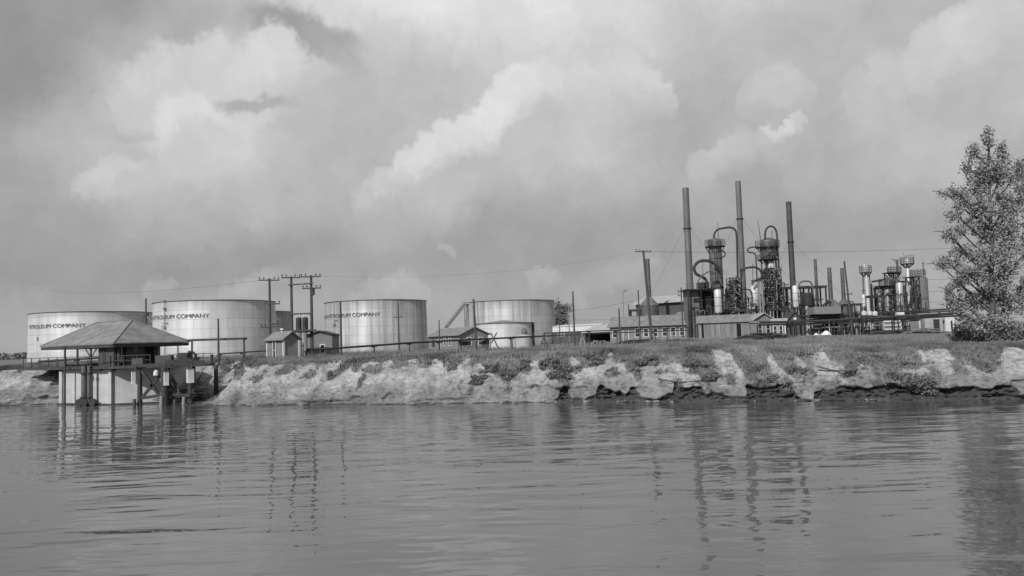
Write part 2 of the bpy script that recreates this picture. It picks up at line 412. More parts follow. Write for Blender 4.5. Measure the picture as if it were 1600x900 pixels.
for u in face_u:
    z = H * u if u > 0 else u * 2.0
    uc = max(u, 0)
    g = np.where(rightness > .5, uc ** 1.35, .55 * uc + .45 * uc ** 1.7)
    g = g * (1 - nose) + nose * uc ** .38
    if u < 0: g = u * 1.0 * 4 / WID
    yy = yb + WID * g
    if u > -.3:
        gul = (fbm(Xc * .42, Xc * 0 + uc * .9, 51, 3) - .5) * 2.6
        rid = (1 - abs(2 * fbm(Xc * .45 + uc * .4, Xc * 0 + uc * 1.8, 61, 4) - 1)) - .75
        ter = (fbm(Xc * .25, Xc * 0 + uc * 7.5, 71, 4) - .5) * 1.2
        fine = (fbm(Xc * 2.2, Xc * 0 + uc * 9, 81, 3) - .5) * .22 * (1 + 1.4 * rightness)
        amp = sst(np.float64(u), -.1, .2) * (1 - .75 * sst(np.float64(u), .86, 1))
        yy = yy + amp * (gul * 1.0 - rid * .8 + ter + fine)
        shelf = sst(fbm(Xc * .35, Xc * 0 + 2, 91, 3), .40, .5)
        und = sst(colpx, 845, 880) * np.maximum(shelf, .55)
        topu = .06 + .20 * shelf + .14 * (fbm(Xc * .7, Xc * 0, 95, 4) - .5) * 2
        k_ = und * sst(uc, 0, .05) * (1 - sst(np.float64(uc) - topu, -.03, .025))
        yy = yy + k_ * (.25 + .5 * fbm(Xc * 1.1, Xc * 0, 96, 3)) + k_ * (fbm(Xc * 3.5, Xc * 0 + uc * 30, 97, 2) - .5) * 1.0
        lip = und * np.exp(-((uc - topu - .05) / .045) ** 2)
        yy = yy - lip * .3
    zz = z + (fbm(Xc * 1.7, Xc * 0 + uc * 6, 99, 3) - .5) * .3 * sst(np.float64(u), .05, .3) * (1 - sst(np.float64(u), .9, 1))
    verts.append(np.stack([Xc + (fbm(Xc * 1.3, Xc * 0 + uc * 5, 13, 2) - .5) * .3, yy, zz], 1))
    line = .95 - drape + (fbm(Xc * 1.8, Xc * 0 + uc * 5, 35, 4) - .5) * .5
    gpatch = np.zeros(nc)
    for (c_, u0, w_, h_) in PATCH: gpatch = np.maximum(gpatch, np.exp(-((colpx - c_ - (uc - u0) * 26) / w_) ** 2 - ((uc - u0) / h_) ** 2))
    gpatch = sst(gpatch + (fbm(Xc * 2.4, Xc * 0 + uc * 8, 36, 3) - .5) * .9, .42, .6)
    ga.append(np.maximum(sst(uc - line, -.08, .06), gpatch) if u > .02 else sst(uc - line, -.08, .06))
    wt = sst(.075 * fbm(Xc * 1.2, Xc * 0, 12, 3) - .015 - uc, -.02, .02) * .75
    if u > -.3: wt = np.maximum(wt, np.clip(k_ * 1.3 + lip * .3, 0, 1))  # besides the waterline band, the mask darkens the undercut recess and its lip
    wa.append(wt)
yfront = verts[-1][:, 1]
for b_ in back:
    yy = yfront + b_
    zz = plateau(Xc, yy) + (fbm(Xc * .5, yy * .5, 15, 4) - .5) * .28
    t = sst(np.float64(b_), 0, 1.6); zz = H * (1 - t) + zz * t
    zz = np.where(yy > 600, zz - .6, zz)
    verts.append(np.stack([Xc, yy, zz], 1)); 
    ga.append(sst(np.clip(.60 + 1.5 * (fbm(Xc * .35, yy * .22, 18, 4) - .42) + .3 * sst(np.float64(b_), .3, 2), 0, 1), .5, .7)); wa.append(np.zeros(nc))
V = np.concatenate(verts); nr = len(verts)
i0 = (np.arange(nr - 1)[:, None] * nc + np.arange(nc - 1)[None, :]).ravel()
FA = np.stack([i0, i0 + 1, i0 + nc + 1, i0 + nc], 1)
def big_mesh(name, V, FA, material):
    me = bpy.data.meshes.new(name); me.vertices.add(len(V)); me.vertices.foreach_set('co', np.asarray(V, np.float32).ravel())
    k = FA.shape[1]; me.loops.add(FA.size); me.loops.foreach_set('vertex_index', FA.astype(np.int32).ravel())
    me.polygons.add(len(FA)); me.polygons.foreach_set('loop_start', np.arange(0, FA.size, k, dtype=np.int32))
    me.polygons.foreach_set('loop_total', np.full(len(FA), k, np.int32)); me.update(calc_edges=True)
    me.materials.append(material); return me
mt = bpy.data.materials.new('bank clay and grass'); mt.use_nodes = True; t = mt.node_tree; t.nodes.clear()
def TN(tp, **kw):
    n = t.nodes.new(tp)
    for k, v in kw.items(): setattr(n, k, v)
    return n
def mrange(src, a, b, c, d):
    r = TN('ShaderNodeMapRange'); t.links.new(src, r.inputs[0])
    for i, v in enumerate((a, b, c, d)): r.inputs[i + 1].default_value = v
    return r.outputs[0]
def mixf(f, a, b):
    n = TN('ShaderNodeMix', data_type='FLOAT')
    for i, v in ((0, f), (2, a), (3, b)):
        if isinstance(v, (int, float)): n.inputs[i].default_value = v
        else: t.links.new(v, n.inputs[i])
    return n.outputs[0]
def tnoise(sc, st=(1, 1, 1), d=6, ro=.65):
    mp = TN('ShaderNodeMapping'); mp.inputs['Scale'].default_value = st; t.links.new(geo.outputs['Position'], mp.inputs[0])
    n = TN('ShaderNodeTexNoise'); n.inputs['Scale'].default_value = sc; n.inputs['Detail'].default_value = d; n.inputs['Roughness'].default_value = ro
    t.links.new(mp.outputs[0], n.inputs[0]); return n.outputs[0]
geo = TN('ShaderNodeNewGeometry')
o = TN('ShaderNodeOutputMaterial'); b = TN('ShaderNodeBsdfPrincipled'); t.links.new(b.outputs[0], o.inputs[0])
b.inputs['Roughness'].default_value = .9; b.inputs['Specular IOR Level'].default_value = .15
def mathadd(a_, b_):
    n = TN('ShaderNodeMath', operation='ADD'); t.links.new(a_, n.inputs[0]); t.links.new(b_, n.inputs[1]); return n.outputs[0]
ag = TN('ShaderNodeAttribute', attribute_name='grass'); aw = TN('ShaderNodeAttribute', attribute_name='wet')
clay0 = mrange(tnoise(.9, (1, 1, 2.2)), .3, .7, .29, .42)
clm = TN('ShaderNodeMath', operation='MULTIPLY'); t.links.new(clay0, clm.inputs[0]); t.links.new(mrange(tnoise(.28, (1, 1, 1.5), 3), .35, .65, .72, 1.14), clm.inputs[1]); clay = clm.outputs[0]
pock = mrange(tnoise(2.8, (1, 1, 1.6), 5, .75), .50, .66, 1.0, .36)
cm0 = TN('ShaderNodeMath', operation='MULTIPLY'); t.links.new(clay, cm0.inputs[0]); t.links.new(pock, cm0.inputs[1])
pz = TN('ShaderNodeSeparateXYZ'); t.links.new(geo.outputs['Position'], pz.inputs[0])
lowd = mrange(mathadd(pz.outputs[2], mrange(tnoise(.35), .3, .7, -1.2, 1.2)), .9, 2.2, .66, 1.10)     # darker grey talus below, paler clay above
cm = TN('ShaderNodeMath', operation='MULTIPLY'); t.links.new(cm0.outputs[0], cm.inputs[0]); t.links.new(lowd, cm.inputs[1])
gr = mrange(tnoise(1.3, (1, .5, 1), 6, .7), .3, .7, .12, .25)
gf = TN('ShaderNodeMath', operation='ADD'); t.links.new(ag.outputs['Fac'], gf.inputs[0]); t.links.new(mrange(tnoise(2.2), .3, .7, -.35, .35), gf.inputs[1])
c1 = mixf(mrange(gf.outputs[0], .36, .72, 0, 1), cm.outputs[0], gr)
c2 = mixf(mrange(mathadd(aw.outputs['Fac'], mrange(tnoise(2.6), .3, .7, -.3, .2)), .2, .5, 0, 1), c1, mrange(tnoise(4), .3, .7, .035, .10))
t.links.new(c2, b.inputs['Base Color'])
bp = TN('ShaderNodeBump'); bp.inputs['Distance'].default_value = .13; t.links.new(tnoise(3.0, (1, 1, 1), 6, .7), bp.inputs['Height']); t.links.new(bp.outputs[0], b.inputs['Normal'])
me = big_mesh('ground', V, FA, mt)
for nm, arr in (('grass', ga), ('wet', wa)):
    at = me.attributes.new(nm, 'FLOAT', 'POINT'); at.data.foreach_set('value', np.concatenate(arr).astype(np.float32))
me.shade_smooth()
ground = bpy.data.objects.new('ground', me); C.objects.link(ground); tag(ground, kind='structure')
GR = np.array(ga); VV = np.array(verts)

# ------------------------------------------------------------------ water
mw = bpy.data.materials.new('channel water'); mw.use_nodes = True; t = mw.node_tree; t.nodes.clear()
geo = TN('ShaderNodeNewGeometry')
o = TN('ShaderNodeOutputMaterial'); b = TN('ShaderNodeBsdfPrincipled'); t.links.new(b.outputs[0], o.inputs[0])
b.inputs['Base Color'].default_value = (.105, .105, .105, 1); b.inputs['Roughness'].default_value = .03; b.inputs['IOR'].default_value = 1.45
WAVES = 1.0
def mul(a, c):
    n = TN('ShaderNodeMath', operation='MULTIPLY')
    for i, v in enumerate((a, c)):
        if isinstance(v, (int, float)): n.inputs[i].default_value = v
        else: t.links.new(v, n.inputs[i])
    return n.outputs[0]
def add(a, c):
    n = TN('ShaderNodeMath', operation='ADD'); t.links.new(a, n.inputs[0]); t.links.new(c, n.inputs[1]); return n.outputs[0]
def wnoise(sc, st, rz, d=2, ro=.5, dist=0):
    mp = TN('ShaderNodeMapping'); mp.inputs['Scale'].default_value = st; mp.inputs['Rotation'].default_value = (0, 0, R_(rz))
    t.links.new(geo.outputs['Position'], mp.inputs[0])
    n = TN('ShaderNodeTexNoise'); n.inputs['Scale'].default_value = sc; n.inputs['Detail'].default_value = d
    n.inputs['Roughness'].default_value = ro; n.inputs['Distortion'].default_value = dist
    t.links.new(mp.outputs[0], n.inputs[0]); return n.outputs[0]
patch = mrange(wnoise(.035, (1, 1.6, 1), 15, 3), .35, .65, .7, 1.2)
h = add(add(mul(wnoise(.75, (.38, 1, 1), -9, 2, .5, .3), .066), mul(wnoise(1.9, (.45, 1, 1), 7, 2), .008)), mul(wnoise(.25, (.6, 1, 1), -14, 1), .10))
h = add(mul(h, patch), mul(wnoise(.48, (.28, 1, 1), -11, 1, .5, .6), .055))
bp = TN('ShaderNodeBump'); bp.inputs['Distance'].default_value = 1.0 * WAVES; t.links.new(h, bp.inputs['Height']); t.links.new(bp.outputs[0], b.inputs['Normal'])
MB().add([(-2600, -2500, 0), (2600, -2500, 0), (2600, 104, 0), (-2600, 104, 0)], [(0, 1, 2, 3)]).build('water', mw)
tag(bpy.data.objects['water'], kind='structure')
# ------------------------------------------------------------------ lettering wrapped round a tank
def text_mesh(s):
    cu = bpy.data.curves.new('t', 'FONT'); cu.body = s; cu.size = 1; cu.offset = .0
    ob = bpy.data.objects.new('t', cu); C.objects.link(ob)
    dg = bpy.context.evaluated_depsgraph_get(); me = ob.evaluated_get(dg).to_mesh()
    v = [tuple(q.co) for q in me.vertices]; f = [tuple(p.vertices) for p in me.polygons]
    bpy.data.objects.remove(ob); bpy.data.curves.remove(cu)
    return v, f
def lettering(s, parent, c, R, xend, z, cap, length_ratio=1.0, name='lettering'):
    """s written round the shell; xend = angle of its right end, seen from the camera, z = centre height"""
    v, f = text_mesh(s); w = max(q[0] for q in v); sc = cap / .7
    if ' ' in s:                                # one part per word
        a, b = s.rsplit(' ', 1); vb, _ = text_mesh(b); wb = max(q[0] for q in vb)
        lettering(b, parent, c, R, xend, z, cap, length_ratio, name)
        return lettering(a, parent, c, R, xend - (wb + .33) * sc * length_ratio / R, z, cap, length_ratio, name)
    toc = math.atan2(-c[0], -(c[1]))           # direction from the tank to the camera
    mb = MB(); vs = []
    for q in v:
        a = xend + (q[0] - w) * sc * length_ratio / R
        # outward direction rotated so that a=0 faces the camera and +a is to the camera's right
        d = Vector((-c[0], -c[1], 0)).normalized(); rgt = Vector((-d.y, d.x, 0))
        n_ = d * math.cos(a) + rgt * math.sin(a)
        vs.append((c[0] + n_.x * (R + .05), c[1] + n_.y * (R + .05), z + (q[1] - .35) * sc))
    mb.add(vs, f); return mb.build(name, M_letter, parent)

# ------------------------------------------------------------------ storage tanks
def storage_tank(pxc, Y, R, top, label, mt_=None, hatch=None, group='storage tanks of the refinery'):
    x = X(pxc, Y); z0 = gz(x, Y); t = thing('storage_tank', (x, Y, z0), label, 'storage tank', group)
    n = 96; prof = [(R, -.3)]
    hgt = top - z0; k = 6
    for i in range(k):
        za = hgt * i / k; zb = hgt * (i + 1) / k; r_ = R - .03 * i
        prof += [(r_, max(za, 0)), (r_, zb - .05)]
    MB().lathe((x, Y, z0), prof, n).build('shell', mt_ or M_tankA, t, smooth=True)
    MB().lathe((x, Y, z0), [(R - .1, hgt - .05), (R + .07, hgt - .05), (R + .07, hgt + .02), (R - .2, hgt + .03)], n).build('top_rim', M_rim, t)
    MB().lathe((x, Y, z0), [(R - .15, hgt), (R * .5, hgt + .35), (.4, hgt + .7)], n).build('roof', M_tankd, t)
    return t, (x, Y), z0
def ang_pt(c, R, a):
    d = Vector((-c[0], -c[1], 0)).normalized(); rgt = Vector((-d.y, d.x, 0)); n_ = d * math.cos(a) + rgt * math.sin(a)
    return Vector((c[0], c[1], 0)) + n_ * R
def level_gauge(t, c, R, a, z0, z1, name='gauge_pipe'):
    p = ang_pt(c, R + .25, a); b = MB().cyl((p.x, p.y, z0), (p.x, p.y, z1), .07, n=6)
    b.box((p.x, p.y, z1), (.7, .5, .15)).box((p.x, p.y, z1 - 1.9), (.5, .4, .5)); b.build(name, M_steel, t)
def stair(name_t, p0, p1, w=.9):
    a = Vector(p0); b = Vector(p1); m1 = MB()
    d = (b - a); side = Vector((d.y, -d.x, 0)).normalized() if Vector((d.x, d.y)).length > .1 else Vector((0, 1, 0))
    for s_ in (-1, 1): m1.beam(a + side * w / 2 * s_, b + side * w / 2 * s_, .12, .35)
    n = int(abs(d.z) / .25)
    for i in range(n): q = a + d * (i + .5) / n; m1.beam(q - side * w / 2, q + side * w / 2, .25, .04)
    return m1
RT = 17.2
t1, c1_, z1_ = storage_tank(144, 213, 14.4, 15.9, 'pale cylindrical oil tank rising behind the hip roof of the waterside pump house, leftmost tank')
lettering('PETROLEUM COMPANY', t1, c1_, 14.4, -.10, 12.6, .93, 1.18)
lettering('8', t1, c1_, 14.4, -.93, 9.6, 1.0, 1)
t2, c2_, z2_ = storage_tank(337, 205, 14.4, RT, 'large pale oil tank lettered PETROLEUM COMPANY with the number 174, behind the walkway canopy')
lettering('PAN PETROLEUM COMPANY', t2, c2_, 14.4, -.09, 13.6, .95, 1.18)
lettering('1 7000', t2, c2_, 14.4, -.80, 12.1, .45, 1.2, 'small_lettering'); lettering('174', t2, c2_, 14.4, -.84, 11.1, 1.0, .9, 'number')
level_gauge(t2, c2_, 14.4, -.86, 4.2, RT + .2)
t3, c3_, z3_ = storage_tank(589, 225, 13.7, RT, 'rust streaked oil tank lettered PETROLEUM COMPANY standing alone right of the utility poles', M_tankB)
lettering('AMERICAN PETROLEUM COMPANY', t3, c3_, 13.7, .07, 13.5, .95, 1.10)
lettering('1 000', t3, c3_, 13.7, -.80, 12.2, .45, 1.3, 'small_lettering'); lettering('176', t3, c3_, 13.7, -.84, 11.1, .9, .9, 'number')
t4, c4_, z4_ = storage_tank(798, 248, 13.5, RT, 'oil tank without lettering, behind the low wide tank, stair on its left', M_tankB)
level_gauge(t4, c4_, 13.5, -.86, 4.2, RT + .3)
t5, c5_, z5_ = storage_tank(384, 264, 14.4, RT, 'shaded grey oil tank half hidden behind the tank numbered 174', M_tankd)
# low wide tank with the ring
t6, c6_, z6_ = storage_tank(789, 185, 6.4, 9.5, 'low wide pale tank with a ring fixed near its right side', group=None)
p = ang_pt(c6_, 6.5, .72); q = ang_pt(c6_, 1, .72) - Vector((c6_[0], c6_[1], 0))
zc = P(820, 519, 180).z; e1 = Vector((-q.y, q.x, 0)).normalized()
MB().tube([Vector((p.x, p.y, zc)) + e1 * .72 * math.cos(a) + Vector((0, 0, .72 * math.sin(a))) + q * .08 for a in np.linspace(0, 2 * math.pi, 20, endpoint=False)], .09, 6, True).build('ring', M_dark, t6)
p = ang_pt(c6_, 6.55, 1.35); MB().box((p.x, p.y, (z6_ + 9.5) / 2), (.5, .5, 9.5 - z6_)).build('dark_edge_strip', M_dark, t6)  # upright dark strip drawn along the tank's dark right edge
# small upright tank in front
x = X(817, 172); z0 = gz(x, 172); t7 = thing('small_tank', (x, 172, z0), 'small pale upright tank under the pipeline, in front of the ringed tank', 'tank')
MB().lathe((x, 172, z0), [(1.85, -.2), (1.85, 2.3), (1.8, 2.35), (.2, 2.7)], 32).build('shell', M_tank, t7, smooth=True)
MB().lathe((x, 172, z0), [(1.87, 2.2), (1.95, 2.2), (1.95, 2.33), (1.8, 2.34)], 32).build('top_rim', M_rim, t7)
# tank stairs
a = P(229, 491, 213); bb = P(249, 512, 203)
st = stair('', (bb.x, bb.y, bb.z), (a.x, a.y, a.z)); st.beam(a, bb, .05); tag(st.build('tank_stair', M_steelm, org=bb), 'steel stair sloping down between the two leftmost lettered tanks', 'stair')
a = P(727, 474.5, 242); bb = P(697, 512, 236); bb.z = max(bb.z, 4.5)
st = thing('tank_stair', (bb.x, bb.y, bb.z), 'long straight stair climbing from the shed roof line to the top of the unlettered tank', 'stair')
stair('', bb, a).build('flight', M_steelm, st)
rl = MB(); off = Vector((0, 0, 1.1)); rl.beam(bb + off, a + off, .07)
for i in range(9): q = bb.lerp(a, i / 8); rl.beam(q, q + off, .06)
rl.build('handrail', M_steelm, st)
MB().box(a + Vector((.9, 0, 0)), (2.6, 1.4, .12)).build('landing', M_white, st)
MB().cyl((X(727.5, 240), 240, 4), (X(727.5, 240), 240, RT), .16, n=8).build('post', M_steelm, st)

# ------------------------------------------------------------------ poles
def pole(px, py, Y, dia, label, arms=(), pybase=None, lean=0., tip=None, group='bare wooden posts', cat='post', name='wooden_post', mt_=None, zb=None):
    a = P(px, py, Y); x0 = a.x - lean; z0 = gz(x0, Y) if zb is None else zb
    t = thing(name, (x0, Y, z0), label, cat, group)
    MB().cyl((x0, Y, z0 - .4), (a.x, Y, a.z), dia * .58, dia * .42, 10).build('shaft', mt_ or M_wood, t, smooth=True)
    for (pyc, w, off, ins, tilt) in arms:
        z = P(px, pyc, Y).z; f = (z - z0) / (a.z - z0); x = x0 + (a.x - x0) * f + off
        ar = MB().beam((x - w / 2, Y - .2, z - tilt * w / 2), (x + w / 2, Y - .2, z + tilt * w / 2), .12, .16).build('crossarm', M_wood, t)
        for k in ins: MB().lathe((x + k * w / 2, Y - .2, z + tilt * k * w / 2 + .08), [(.03, 0), (.03, .12), (.09, .13), (.10, .24), (.05, .30)], 8).build('insulator', M_dark, ar)
    return t
UG = 'utility poles with crossarms'
INS = (-.92, -.5, .5, .92)
pole(421, 435, 108, .34, 'utility pole with three crossarms behind the small gabled hut', [(438, 2.7, 0, INS, -.03), (475, 2.2, .3, (-.7, .9), -.02), (511, 2.3, 0, INS, 0), (506, 1.2, .6, (.8,), 0)], group=UG, cat='utility pole', name='utility_pole')
pb = pole(455, 432, 106, .36, 'utility pole left of the two drum transformers, one top crossarm', [(434, 2.4, 0, INS, -.02)], group=UG, cat='utility pole', name='utility_pole')
pc = pole(486, 430, 106, .38, 'utility pole right of the drum transformers with two crossarms and a can', [(432.5, 2.6, 0, INS, 0), (450.5, 2.4, .1, INS, 0)], group=UG, cat='utility pole', name='utility_pole')
a = P(490, 456, 106); MB().cyl((a.x, 105.7, a.z - .45), (a.x, 105.7, a.z + .45), .22, n=12).build('can', M_dark, pc, smooth=True)
l1 = P(455, 445.5, 106); l2 = P(486, 443, 106); l3 = P(456, 491, 106); l4 = P(487, 490, 106); l5 = P(457, 516, 106); l6 = P(488, 515, 106)
rk = thing('transformer_rack', (l5.x + 1.2, 106, gz(l5.x, 106)), 'timber rack spanning the two right utility poles and carrying the transformers', 'rack')
MB().beam(l1 - Vector((.3, .25, 0)), l2 + Vector((.3, -.25, 0)), .12, .16).build('upper_beam', M_wood, rk)
MB().beam(l3 - Vector((.2, .25, 0)), l4 + Vector((.2, -.25, 0)), .14, .2).build('middle_beam', M_wood, rk)
MB().box(((l5.x + l6.x) / 2, 105.5, l5.z - .1), (l6.x - l5.x + 1.0, 1.2, .2)).build('platform', M_wood, rk)
for px in (469, 477.5):
    xx = X(px, 105.3, 5); MB().cyl((xx, 105.3, gz(xx, 105.3) - .2), (xx, 105.3, l5.z - .25), .22, n=10).build('support', M_steelm, rk, smooth=True)
tf = None
for i, px in enumerate((467, 477)):
    a = P(px, 514, 105.5)
    lab = ('left of the two dark drum transformers on the pole rack', 'right of the two dark drum transformers on the pole rack')[i]
    t = thing('transformer', (a.x, 105.5, l5.z), lab, 'transformer', 'drum transformers')
    MB().lathe((a.x, 105.5, l5.z), [(.36, 0), (.36, 1.45), (.3, 1.5)], 16).build('drum', M_dark, t, smooth=True)
    MB().lathe((a.x, 105.5, l5.z + 1.5), [(.3, 0), (.34, .06), (.1, .2)], 16).build('lid', M_steelm, t)
    for s_ in (-1, 1): MB().lathe((a.x + s_ * .14, 105.4, l5.z + 1.55), [(.05, 0), (.08, .1), (.05, .2), (.08, .28), (.03, .4)], 8).build('bushing', M_white, t)
# plain posts
PD = [(228, 466, 150, .33, 'tall bare post behind the right end of the hip roof', 0), (341, 498, 92, .22, 'slim bare post passing the walkway canopy', 0),
      (532, 471, 104, .26, 'bare post in front of the left part of the rust streaked tank', 0), (740, 467, 135, .32, 'bare post leaning slightly in front of the striped shed gable', -.25),
      (686, 500, 130, .20, 'short post in front of the shed with the white framed door', 0), (873, 470, 200, .24, 'thin post at the right edge of the unlettered tank', 0),
      (895, 455, 140, .30, 'tall post left of the open dark shed', 0), (967, 482, 138, .27, 'post at the left end of the long windowed building', 0),
      (982, 475, 210, .3, 'short thin post rising above the long windowed roof', 0), (997, 453, 142, .24, 'slim post just left of the leaning utility pole', 0),
      (278, 533, 120, .2, 'thin short post seen under the walkway canopy', 0)]
for (px, py, Y, d_, lab, ln) in PD: pole(px, py, Y, d_, lab, lean=ln)
pole(622, 473, 190, .30, 'thin post with one small crossarm before the right part of the rust streaked tank', [(496, 1.9, 0, (-.8, .8), 0)], group=UG, cat='utility pole', name='utility_pole')
pole(1005, 391, 136, .42, 'tall leaning utility pole with one crossarm, in front of the dark barn', [(393.5, 2.6, -.05, (-.9, -.45, .45, .9), -.06)], group=UG, cat='utility pole', name='utility_pole', lean=-.85)
pole(1319, 408, 150, .36, 'strongly leaning pole with a low crossarm beside the coned stacks', [(460, 1.7, -.1, (-.8, .8), -.02)], group=UG, cat='utility pole', name='utility_pole', lean=-.75)
pole(1064, 449, 160, .26, 'slim pole with side insulators before the dark barn', [(456, .7, -.35, (-.8,), 0), (462, .7, -.35, (-.8,), 0)], group=UG, cat='utility pole', name='utility_pole')
def hook_lamp(px, py, Y, lab):
    a = P(px, py, Y); z0 = gz(a.x, Y); t = thing('street_lamp', (a.x, Y, z0), lab, 'street lamp', 'hooked lamp posts')
    MB().tube(smoothpts([(a.x, Y, z0 - .3), (a.x, Y, z0 + 3), (a.x, Y, a.z - .8), (a.x + .05, Y, a.z - .2), (a.x + .5, Y, a.z + .05)], 3), .09, 8).build('mast', M_steelm, t, smooth=True)
    MB().lathe((a.x + .6, Y, a.z - .18), [(.3, 0), (.26, .12), (.08, .3)], 12).build('lamp_head', M_steel, t, smooth=True)
hook_lamp(973, 454, 180, 'hooked lamp post above the left end of the long windowed roof')
hook_lamp(888, 477, 150, 'hooked lamp post beside the tall post by the white topped warehouse')
pole(1361.5, 443, 175, .35, 'dark capped pole beside the white column with the round cage', mt_=M_dark, name='steel_post', group=None)

# leaning timbers and trestles near the bank
def props(items, label, cat='trestle', name='trestle', mt_=None, w=.16):
    b = MB()
    for (p0, p1, Y0, Y1) in items: b.beam(P(p0[0], p0[1], Y0), P(p1[0], p1[1], Y1), w)
    o = P(items[0][1][0], items[0][1][1], items[0][2]); return tag(b.build(name, mt_ or M_wood, org=(o.x, o.y, o.z)), label, cat)
props([((767, 520), (783, 553), 112, 112)], 'leaning stake against the pipeline left of the small upright tank', 'stake', 'leaning_stake')
props([((776, 520), (768, 536), 116, 114)], 'short leaning stake crossing the longer stake', 'stake', 'leaning_stake', w=.12)
props([((851, 522), (843, 546), 130, 130), ((850, 524), (858, 547), 130, 130), ((846, 537), (855, 537), 130, 130)], 'A-shaped trestle under the pipeline right of the ringed tank')
props([((910, 524), (904, 546), 128, 128), ((909, 521), (916, 544), 128, 128)], 'pale A-shaped trestle in front of the open dark shed', mt_=M_plank)
props([((1015, 505), (1026, 533), 125, 125)], 'stake leaning right of the leaning utility pole', 'stake', 'leaning_stake')
props([((1050, 519), (1057, 535), 128, 128)], 'pale stake leaning before the long windowed building', 'stake', 'leaning_stake', M_plank)

# ------------------------------------------------------------------ pipelines
def pipeline(pts, dia, label, every=6.0, two=None, name='pipeline', mt_=None):
    w = [P(px, py, Y) for px, py, Y in pts]; o = w[0]
    t = thing(name, (o.x, o.y, gz(o.x, o.y)), label, 'pipeline')
    MB().tube(w, dia / 2, 8).build('pipe', mt_ or M_dark, t, smooth=True)
    if two:
        MB().tube([q - Vector((0, 0, two)) for q in w], dia / 2, 8).build('pipe', mt_ or M_dark, t, smooth=True)
    acc = 0
    for i in range(len(w) - 1):
        a, b = w[i], w[i + 1]; ln = (b - a).length; s_ = (every - acc) if acc else 0
        while s_ < ln:
            q = a.lerp(b, s_ / ln); g = gz(q.x, q.y)
            if q.z - g > .3:
                bt = MB().beam((q.x, q.y, g - .3), (q.x, q.y, q.z - dia / 2), .16)
                bt.beam((q.x - .35, q.y, q.z - dia / 2 - .06), (q.x + .35, q.y, q.z - dia / 2 - .06), .12)
                bt.build('support', M_timber, t)
            s_ += every
        acc = 0
    return t
pipeline([(478, 547, 100), (520, 544.5, 101), (640, 535.8, 109), (720, 531.5, 118), (800, 527.5, 128), (862, 524.5, 138)], .26, 'long pipeline on low posts running from the transformer hut past the rust streaked tank')
pipeline([(850, 520.5, 146), (920, 517.5, 150), (1000, 514.5, 158), (1086, 511.5, 166)], .18, 'pair of thin pipes on posts in front of the long windowed building', 7, .5)
pipeline([(343, 553, 98), (380, 550.5, 99), (416, 548, 100)], .16, 'thin pipeline on low posts left of the small gabled hut', 3)
pipeline([(60, 565, 104), (120, 561, 104), (185, 557, 104)], .30, 'thick pipe running behind the pump house at rail height', 5)
# pipe rack on the right
def pipe_rack(pts, n, label, gap=.42, dia=.22, every=7):
    w = [P(*q) for q in pts]; t = thing('pipe_rack', (w[0].x, w[0].y, gz(w[0].x, w[0].y)), label, 'pipe rack')
    for k in range(n):
        o = Vector((0, .5 * (k % 2), -gap * k)); MB().tube([q + o for q in w], dia / 2 * (1.0 + .5 * ((k * 7) % 3 == 0)), 8).build('pipe', (M_dark, M_steel, M_dark, M_steel)[k % 4], t, smooth=True)
    for i in range(len(w) - 1):
        a, b = w[i], w[i + 1]; k = max(1, int((b - a).length / every))
        for j in range(k):
            q = a.lerp(b, j / k); g = gz(q.x, q.y); f = MB()
            for dy in (-.7, .9): f.beam((q.x, q.y + dy, g - .3), (q.x, q.y + dy, q.z + .3), .18)
            for kk in range(n): f.beam((q.x, q.y - .8, q.z - gap * kk - .2), (q.x, q.y + 1.0, q.z - gap * kk - .2), .12)
            f.build('frame', M_dark, t)
pipe_rack([(1162, 504, 150), (1240, 503, 150), (1300, 500.5, 150), (1345, 498, 150), (1400, 495, 150), (1505, 489, 150)], 2, 'lower pipe rack crossing in front of the plant towards the big tree', .45, .30)
pipe_rack([(1232, 494, 158), (1310, 492, 158), (1390, 488, 158), (1505, 482, 158)], 3, 'upper dark pipe rack with stacked pipes behind the lower rack', .36, .24)

